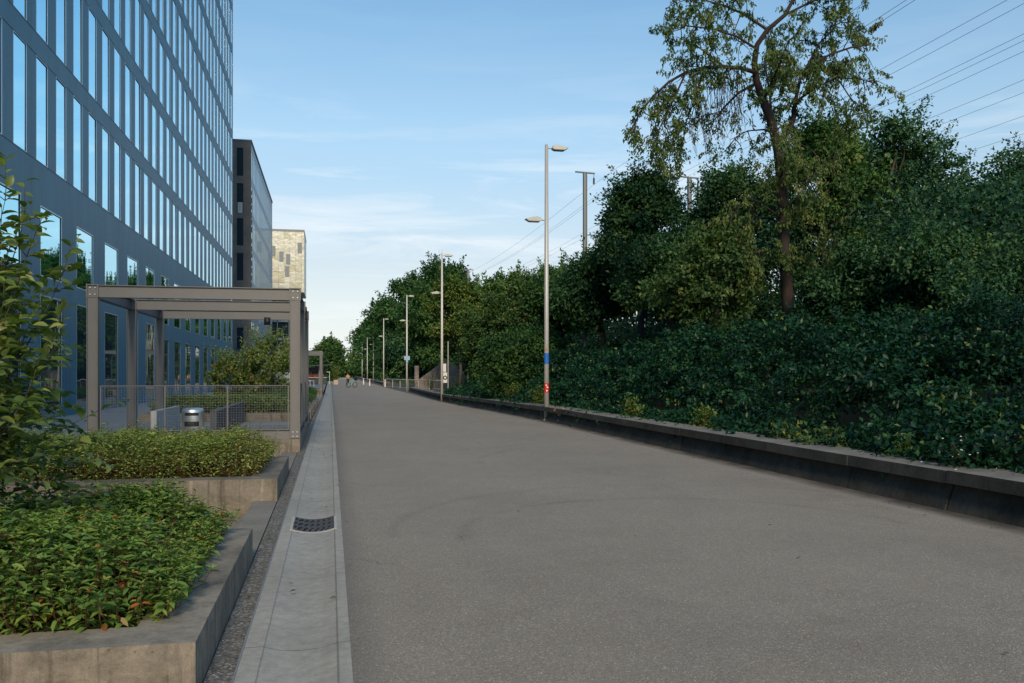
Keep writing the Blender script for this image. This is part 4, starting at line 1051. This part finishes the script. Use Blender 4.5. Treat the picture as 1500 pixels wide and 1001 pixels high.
def weed(px, py, t, h, w, m, label, name='weed_plant', n=26, ls=.09, flowers=0, tint=.6):
    global rng
    p = at(px, py, t); X = max(p.x, wall_x(p.y) + .7); z = gz(p.y) + .15
    root = empty(name, (X, p.y, z), label, 'plant', 'light green weeds along the wall')
    L = Leaves(); st = MB()
    for i in range(n):
        a = rng.uniform(0, 6.28); tip = np.array([math.cos(a) * w * rng.random(), math.sin(a) * w * rng.random(), h * rng.uniform(.5, 1)])
        s = np.linspace(.25, 1, 8)[:, None]; C = tip * s + np.array([0, 0, 0]); 
        st.tube([Vector((0, 0, 0)), Vector(tip * .5 + np.array([0, 0, .06])), Vector(tip)], .004, 3, cap=False)
        clumps(L, C, np.repeat(unit(tip)[None], 8, 0), 3, .045, ls, tint, .1, hang=.2)
    L.build('foliage', m, root, T_LOW, .6); st.build('stems', M['twig'], root)
    if flowers:
        F = Leaves()
        for k in range(flowers):
            c = np.array([rng.normal() * w * .7, rng.normal() * w * .7, h * rng.uniform(.5, 1.15)])
            for q in range(4): a = q * 1.57; F.add(c, np.array([math.cos(a), math.sin(a), .3]), np.array([-.4, -.8, .6]), .016, .5)
        F.build('flowers', M['petal'], root, T_LOW, .8)
for a in [(1022, 640, 18.5, .75, .25, 'lf_yellow', 'bright yellow green weed poking above the wall below the trunk'), (1180, 655, 13.8, .62, .5, 'lf_olive', 'spreading pale bramble shoot over the coping right of centre'),
          (1120, 648, 15, .6, .35, 'lf_olive', 'pale shoot over the coping left of the spreading one'), (1290, 665, 11.8, .55, .35, 'lf_mid', 'small green weed over the coping towards the right edge'),
          (760, 585, 33, 1.0, .4, 'lf_yellow', 'tall pale weed behind the wall just left of the nearest lamp post'), (722, 580, 38, 1.1, .5, 'lf_yellow', 'tall pale weed further left of the nearest lamp post'),
          (905, 605, 23, .8, .3, 'lf_yellow', 'yellowish weed behind the wall right of the nearest lamp post'), (670, 575, 60, 1.5, .6, 'lf_olive', 'ragged weed behind the notice board'), (632, 568, 80, 1.8, .7, 'lf_olive', 'ragged weed in front of the stair wall')]:
    weed(a[0], a[1], a[2], a[3], a[4], M[a[5]], a[6])
weed(1385, 665, 10.6, .62, .45, M['lf_bramble'], 'flowering weed with tiny white blossoms over the coping near the right edge', flowers=32)
# ---------------------------------------------------------------- trees behind
def T(px, ytop, t, wpx, ylow, nleaf, ls, m, label, kind='leafy_tree', **kw):
    p = at(px, 500, t); top = at(px, ytop, t).z; rx = wpx * 1.16 / 2 * t / FPX; zl = at(px, ylow, t).z
    base = (p.x, p.y, bank(p.x, p.y) if p.y < 84 else -.3)
    return tree(kind, label, base, top, rx, rx * kw.pop('dep', .85), zl, nleaf, ls, M[m], group='trees along the railway side', **kw)
T(948, 234, 37, 122, 455, 15000, .15, 'lf_dark', 'dark pointed tree left of the tall cherry tree', seed=1, spiky=2.2, shape=.4, lobes=34)
T(1072, 240, 39, 140, 430, 12000, .15, 'lf_dark', 'dark rounded tree directly behind the left of the cherry trunk', seed=2, spiky=.8, lobes=32)
T(1045, 335, 28, 140, 505, 4800, .13, 'lf_olive', 'yellow green maple foliage left of the cherry trunk, in front of the dark trees', kind='maple_tree', seed=3, lobes=22, tint=.5, sig=.22)
T(1205, 168, 35, 150, 440, 15000, .15, 'lf_mid', 'mid green tree close behind the right of the cherry trunk', seed=4, spiky=.9, lobes=34, shape=.7, tint=.5)
T(1314, 152, 37, 185, 520, 23000, .15, 'lf_dark', 'tall dark blue green tree with pointed crown, right of the cherry tree', seed=5, spiky=1.3, lobes=44, shape=.85)
T(1455, 262, 31, 190, 520, 16000, .14, 'lf_dark', 'dark tree at the right edge of the photo', seed=6, spiky=1.0, lobes=30)
T(1535, 190, 33, 170, 520, 12000, .14, 'lf_dark', 'taller dark tree cut off by the right edge', seed=7, spiky=1.0, lobes=28)
T(1400, 335, 24, 210, 520, 14000, .12, 'lf_dark', 'lower dark bush mass at the right, before the edge tree', kind='bush', seed=8, spiky=.5, cat='bush')
T(1282, 350, 27, 165, 540, 14000, .12, 'lf_dark', 'dark bush to the right of the cherry trunk', kind='bush', seed=9, spiky=.4, cat='bush')
T(880, 372, 40, 130, 480, 10000, .15, 'lf_dark', 'dark tree below the nearest railway mast', seed=10, spiky=.9)
T(985, 345, 33, 150, 465, 9000, .13, 'lf_dark', 'dark bushy tree between the pointed tree and the maple', kind='bush', seed=22, cat='bush')
T(822, 392, 47, 90, 490, 9000, .17, 'lf_mid', 'green tree just right of the nearest lamp post', seed=11, spiky=.8)
T(785, 408, 52, 90, 500, 8000, .18, 'lf_olive', 'olive tree just left of the nearest lamp post', seed=12, spiky=.6, tint=.5)
T(742, 394, 66, 90, 560, 8000, .24, 'lf_mid', 'spreading large leaved tree below the far right mast', seed=13, spiky=1.5, tint=.55, sig=.4)
T(735, 428, 55, 90, 585, 10000, .19, 'lf_olive', 'olive round bush tree behind the notice board', kind='bush', seed=14, tint=.4, cat='bush')
T(770, 478, 42, 120, 590, 9000, .14, 'lf_mid', 'dark green bush left of the nearest lamp post', kind='bush', seed=15, tint=.3, cat='bush')
T(672, 408, 90, 84, 515, 9000, .27, 'lf_yellow', 'bright yellow green tree right of the second lamp post', seed=16, spiky=1.2, tint=.45, sig=.4)
T(649, 376, 113, 108, 562, 15000, .36, 'lf_mid', 'big domed tree behind the second lamp post', seed=17, spiky=.7, lobes=40, tint=.35, sig=.5, trunk=.3, dep=1)
T(604, 398, 156, 92, 566, 13000, .46, 'lf_mid', 'tall broad tree behind the third lamp post', seed=18, spiky=.7, lobes=36, tint=.3, sig=.6, trunk=.3, dep=1)
T(574, 428, 208, 76, 566, 9000, .6, 'lf_mid', 'tall tree behind the fourth lamp post', seed=19, lobes=30, tint=.38, sig=.8, trunk=.3, dep=1)
T(550, 466, 285, 60, 566, 6000, .8, 'lf_mid', 'tree behind the fifth and sixth lamp posts', seed=25, lobes=26, tint=.4, sig=1.0, trunk=.3, dep=1)
T(535, 492, 385, 44, 566, 4000, 1.1, 'lf_mid', 'tree furthest down the path on the right', seed=26, lobes=20, tint=.4, sig=1.3, trunk=.3, dep=1)
T(650, 470, 122, 96, 575, 9000, .32, 'lf_dark', 'dark understorey tree behind the stair wall', seed=20, lobes=26, sig=.5, dep=.8)
T(590, 490, 150, 70, 572, 7000, .42, 'lf_dark', 'dark understorey tree behind the railing', seed=27, lobes=26, sig=.6, dep=.8)
T(714, 470, 66, 62, 585, 8000, .2, 'lf_olive', 'dark olive bush right of the stair wall', kind='bush', seed=21, tint=.35, cat='bush')
T(1135, 440, 36, 190, 530, 8000, .13, 'lf_dark', 'low dark bush around the foot of the cherry trunk', kind='bush', seed=23, cat='bush')
T(1500, 380, 20, 240, 560, 10000, .10, 'lf_dark', 'nearest dark bush above the brambles at the right edge', kind='bush', seed=24, cat='bush')
T(484, 494, 190, 42, 566, 6000, .5, 'lf_mid', 'round green tree at the end of the path, behind the kiosk', seed=30, lobes=26, tint=.6, sig=.6, trunk=.25)
T(470, 512, 230, 40, 566, 4000, .6, 'lf_mid', 'green tree half hidden behind the second pergola', seed=31, lobes=20, sig=.6)
for i, (px, yt, t, w) in enumerate([(455, 525, 260, 50), (505, 533, 330, 26), (516, 536, 400, 18)]):
    T(px, yt, t, w, 566, 3000, .8, 'lf_mid', ['hazy tree behind the kiosk at the far left of the path end', 'small tree at the very end of the path', 'small tree at the path end by the last lamp posts'][i], seed=40 + i, lobes=16, sig=.8)
# shrub behind the pergola
p = at(385, 560, 30)
tree('garden_shrub', 'loose yellow green shrub seen through the pergola', (p.x, p.y, .3), at(385, 502, 30).z, 1.1, .9, .7, 2300, .09, M['lf_shrub'], seed=50, lobes=20, cat='shrub', trunk=.03, tint=.55, sig=.12, spiky=1.2)
p = at(345, 560, 31)
tree('garden_shrub', 'lower green shrub to the left of the loose one behind the pergola', (p.x, p.y, .3), at(345, 522, 31).z, .9, .8, .6, 1800, .09, M['lf_shrub'], seed=51, lobes=16, cat='shrub', trunk=.03, tint=.5, sig=.12)
# dark wood mass behind everything on the right
def wood():
    L = Leaves(); g = np.random.default_rng(77)
    for (n, y0, y1, ls, sg, per) in ((16000, 8, 52, .15, .3, 12), (9000, 52, 130, .34, .42, 9)):
        Y = g.uniform(y0, y1, n); X = 15.2 + g.uniform(0, 8, n) + (Y < 30) * 2.5
        Z = g.random(n) ** 1.3 * (7.5 - 2.5 * (Y > 60))
        clumps(L, np.stack([X, Y, Z], 1), np.repeat(np.array([[-1., -.3, .3]]), n, 0), per, sg, ls, .2, .12)
    n = 7000; Y = g.uniform(15, 70, n); X = g.uniform(23, 28, n); Z = g.random(n) * 5
    clumps(L, np.stack([X, Y, Z], 1), np.repeat(np.array([[-1., -.3, .3]]), n, 0), 10, .4, .26, .2, .12)
    o = L.build('woodland', M['lf_dark'], None, T_LOW, .7); o['kind'] = 'stuff'; o['label'] = 'dark mass of undergrowth and wood behind the single trees'
wood()
# ---------------------------------------------------------------- the tall cherry tree
def cherry():
    g = np.random.default_rng(4); t0 = 29.0
    foot = at(1158, 500, t0); bz = bank(foot.x, foot.y) - .2
    root = empty('cherry_tree', (foot.x, foot.y, bz), 'tall thin cherry tree with leaning trunk and drooping sparse crown above the thicket', 'tree')
    o_ = root.location
    def pts(lst): return [at(x, y, t0 + (q[0] if q else 0)) - o_ for x, y, *q in lst]
    W = MB(); L = Leaves()
    trunk = pts([(1158, 500), (1154, 440), (1150, 380), (1147, 320), (1144, 262), (1140, 222), (1131, 182), (1118, 148), (1108, 118), (1105, 92), (1109, 66, -.2), (1124, 44, -.3), (1150, 22, -.4), (1166, -8, -.4), (1172, -60, -.4), (1165, -110, -.3)])
    trunk = [Vector((trunk[0].x + .02, trunk[0].y, -.1))] + trunk
    W.tube(trunk, [.27, .215, .20, .19, .18, .165, .155, .145, .13, .115, .1, .085, .075, .065, .055, .04, .02], 10)
    limbs = [
        ([(1106, 106), (1085, 100, -.1), (1060, 98, -.3), (1032, 99, -.5), (1005, 106, -.7), (980, 120, -.8), (956, 142, -.9), (936, 168, -1), (922, 196, -1)], .075, 1.0),
        ([(1060, 98, -.3), (1036, 78, -.1), (1012, 62, .2), (990, 54, .4)], .04, .8),
        ([(1005, 106, -.7), (985, 150, -1.2), (965, 190, -1.4), (958, 220, -1.4)], .035, 1.1),
        ([(1032, 99, -.5), (1020, 140, .3), (1005, 180, .8), (1000, 215, 1)], .035, .7),
        ([(1104, 124), (1082, 136, .1), (1064, 154, .3), (1048, 174, .5), (1032, 190, .6)], .055, .45),
        ([(1141, 218), (1160, 184, .1), (1165, 150, .2), (1172, 116, .2), (1190, 94, .3), (1216, 80, .4), (1246, 70, .5), (1275, 66, .6)], .085, 1.0),
        ([(1140, 200), (1120, 190, .4), (1095, 192, .9), (1070, 205, 1.2)], .04, .5),
        ([(1165, 150, .2), (1195, 128, -.3), (1226, 114, -.6), (1258, 116, -.8), (1280, 122, -.9)], .045, 1.0),
        ([(1124, 44, -.3), (1092, 22, -.1), (1060, 8, .1), (1022, -2, .2), (985, 0, .3)], .05, 1.1),
        ([(1150, 22, -.4), (1190, 2, -.2), (1232, -10, .0), (1265, -14, 0)], .045, 1.0),
        ([(1108, 72, -.2), (1080, 54, -.6), (1042, 42, -1.1), (1005, 38, -1.5), (985, 44, -1.6)], .045, 1.1),
        ([(1172, 116, .2), (1200, 64, .9), (1226, 36, 1.3), (1250, 22, 1.5)], .045, 1.1),
        ([(1131, 182), (1128, 140, 1.2), (1120, 90, 2.0), (1128, 50, 2.4)], .05, 1.0),
        ([(1118, 148), (1140, 100, -1.2), (1155, 60, -1.8), (1180, 40, -2.2)], .05, 1.0),
        ([(1190, 94, .3), (1230, 120, 1.0), (1250, 150, 1.3), (1240, 190, 1.3)], .035, .8),
        ([(1147, 320), (1178, 276, -.4), (1205, 240, -.6), (1225, 220, -.7)], .05, .9),
        ([(1147, 322), (1112, 296, -.6), (1085, 300, -1.0), (1066, 330, -1.2)], .04, .9),
        ([(1150, 392), (1120, 368, -.9), (1088, 372, -1.3), (1066, 400, -1.5)], .035, 1.0),
        ([(1150, 385), (1188, 350, -.7), (1220, 350, -1.1), (1240, 380, -1.3)], .035, 1.0),
        ([(1144, 262), (1150, 230, -1.0), (1170, 210, -1.5), (1190, 220, -1.7)], .035, 1.0),
        ([(1166, -8, -.4), (1140, -40, .4), (1100, -60, .8), (1060, -60, 1)], .035, 1.0),
        ([(1166, -8, -.4), (1200, -50, -.6), (1240, -60, -.8)], .035, 1.0)]
    def leafy(p, d, ln, dens):
        n = max(4, int(ln / .05)); q = Vector(p); dd = Vector(d).normalized(); P = [q.copy()]
        for j in range(n):
            dd = (dd + Vector(g.normal(size=3)) * .16 + Vector((0, 0, -.10))).normalized(); q = q + dd * ln / n; P.append(q.copy())
        W.tube(P[::2] if len(P) > 4 else P, .0075, 3, cap=False)
        A = np.array([list(v) for v in P[1:]])
        k = int(len(A) * dens * 4.4)
        if k < 1: return
        idx = np.minimum(len(A) - 1, (g.random(k) ** .55 * len(A)).astype(int)); C = A[idx] + g.normal(size=(k, 3)) * .05
        dirs = unit(g.normal(size=(k, 3)) * .55 + np.array([0, 0, -.9])); nn = unit(g.normal(size=(k, 3)) * .9 + np.array([-.2, -.6, .25]))
        L.add(C, dirs, nn, g.uniform(.09, .155, k), np.clip(.52 + g.normal() * .14 + g.normal(size=k) * .13, 0, 1))
    for lst, r, dens in limbs:
        P = pts(lst); n = len(P)
        W.tube(P, [r * (1 - .75 * i / (n - 1)) for i in range(n)], 7, cap=False)
        # secondaries
        for i in range(n - 1):
            a, b_ = P[i], P[i + 1]; seg = (b_ - a).length; m_ = max(1, int(seg / .19))
            for j in range(m_):
                if i == 0 and j < m_ // 2: continue
                q = a.lerp(b_, (j + g.random()) / m_); ax = (b_ - a).normalized()
                up = g.random() < .45
                d = (Vector(g.normal(size=3)) * .9 + ax * .6 + Vector((0, 0, .5 if up else -.7))).normalized()
                ln = g.uniform(.45, 1.25); nn_ = 7; S = [q.copy()]; dd = d; s_ = q.copy()
                for k in range(nn_):
                    dd = (dd + Vector(g.normal(size=3)) * .2 + Vector((0, 0, -.10))).normalized(); s_ = s_ + dd * ln / nn_; S.append(s_.copy())
                W.tube(S, [.02 * (1 - .8 * k / nn_) for k in range(nn_ + 1)], 4, cap=False)
                for k in range(2, nn_ + 1):
                    if g.random() < .62: leafy(S[k], dd * .5 + Vector(g.normal(size=3)) * .8, g.uniform(.25, .75), dens * g.uniform(.3, 1.15))
    # ivy-like hanging sprays on the lower trunk
    for i in range(36):
        y = g.uniform(225, 325); sx = g.normal() * 34; q = at(1147 + sx, y, t0 - .3 - abs(g.normal()) * .5) - o_
        leafy(q, Vector((g.normal() * .5, -.3, -.3)), g.uniform(.3, .6), .9)
    # long bare drooping twigs on the left
    for i in range(60):
        x = g.uniform(1010, 1085); y = 100 + g.random() * 50; q = at(x, y, t0 - .3 + g.normal() * .3) - o_; P = [q.copy()]; dd = Vector((g.normal() * .25, g.normal() * .2, -1))
        for k in range(9): dd = (dd + Vector(g.normal(size=3)) * .16 + Vector((0, 0, -.12))).normalized(); q = q + dd * g.uniform(.12, .28); P.append(q.copy())
        W.tube(P, [.012 * (1 - .07 * k) for k in range(10)], 3, cap=False)
    W.build('trunk', M['bark'], root, True); L.build('crown', M['lf_cherry'], root, T_MID, .42)
cherry()
# ---------------------------------------------------------------- light, sky, camera
SUN_EL, SUN_AZ = 32.0, 183.0          # azimuth measured clockwise from +Y (path direction); sun behind the camera
w = bpy.data.worlds.new('World'); SC.world = w; w.use_nodes = True; nt = w.node_tree; bg = nt.nodes['Background']
sky = N(nt, 'ShaderNodeTexSky', sky_type='NISHITA'); sky.sun_disc = False; sky.sun_elevation = R(SUN_EL); sky.sun_rotation = R(SUN_AZ)
sky.air_density = 1.15; sky.dust_density = .3; sky.ozone_density = 2.2; sky.altitude = 300
tc = N(nt, 'ShaderNodeTexCoord'); sp = N(nt, 'ShaderNodeSeparateXYZ'); nt.links.new(tc.outputs['Generated'], sp.inputs[0])
el = sp.outputs[2]
# thin cirrus low over the horizon
mp = N(nt, 'ShaderNodeMapping'); mp.inputs['Scale'].default_value = (1.0, 1.0, 9.0); mp.inputs['Location'].default_value = (.35, .1, 0); mp.inputs['Rotation'].default_value = (.05, 0, 0)
nt.links.new(tc.outputs['Generated'], mp.inputs['Vector'])
cn = noi(nt, 3.2, 8, mp.outputs[0], .62, .6)
band = ramp(nt, el, [(0, .3), (.06, .7), (.12, .9), (.2, .8), (.26, .25), (.33, .05), (.5, .0)])
cf = math_(nt, 'MULTIPLY', ramp(nt, cn, [(.47, 0.), (.62, .75), (.76, 1.)]), band)
hz = ramp(nt, el, [(0, .9), (.06, .68), (.12, .42), (.22, .16), (.45, .0)])
c = mixc(nt, 1.0, sky.outputs[0], ramp(nt, math_(nt, 'MULTIPLY', el, .5, True), [(0, (.35, .35, .35)), (.06, (.40, .38, .38)), (.13, (.54, .59, .555)), (.19, (.49, .62, .61)), (.35, (.52, .78, .82))]), 'MULTIPLY')
c = mixc(nt, 1.0, c, (2.0, 2.0, 2.0), 'MULTIPLY'); c = mixc(nt, hz, c, (6.75, 7.15, 7.45)); c = mixc(nt, math_(nt, 'MULTIPLY', cf, .75), c, (7.6, 7.9, 8.1))
nt.links.new(c, bg.inputs[0]); bg.inputs[1].default_value = .065
sd = bpy.data.lights.new('sun', 'SUN'); so = bpy.data.objects.new('sun', sd); COL.objects.link(so)
sd.energy = 1.5; sd.angle = R(12); sd.color = (1, .82, .58)
az = R(SUN_AZ); dvec = Vector((math.sin(az) * math.cos(R(SUN_EL)), math.cos(az) * math.cos(R(SUN_EL)), math.sin(R(SUN_EL))))
so.rotation_euler = dvec.to_track_quat('Z', 'Y').to_euler(); so.location = (0, -10, 30)
cam = bpy.data.cameras.new('camera'); co = bpy.data.objects.new('camera', cam); COL.objects.link(co)
co.location = (0, 0, EYE); co.rotation_euler = (R(90), 0, -YAW); cam.sensor_width = 36; cam.lens = 36 * FPX / 1500; cam.shift_y = 45.5 / 1500; cam.clip_end = 3000; cam.clip_start = .05
SC.camera = co
SC.view_settings.view_transform = 'Standard'; SC.view_settings.look = 'None'; SC.view_settings.gamma = 1; SC.view_settings.exposure = 1.0
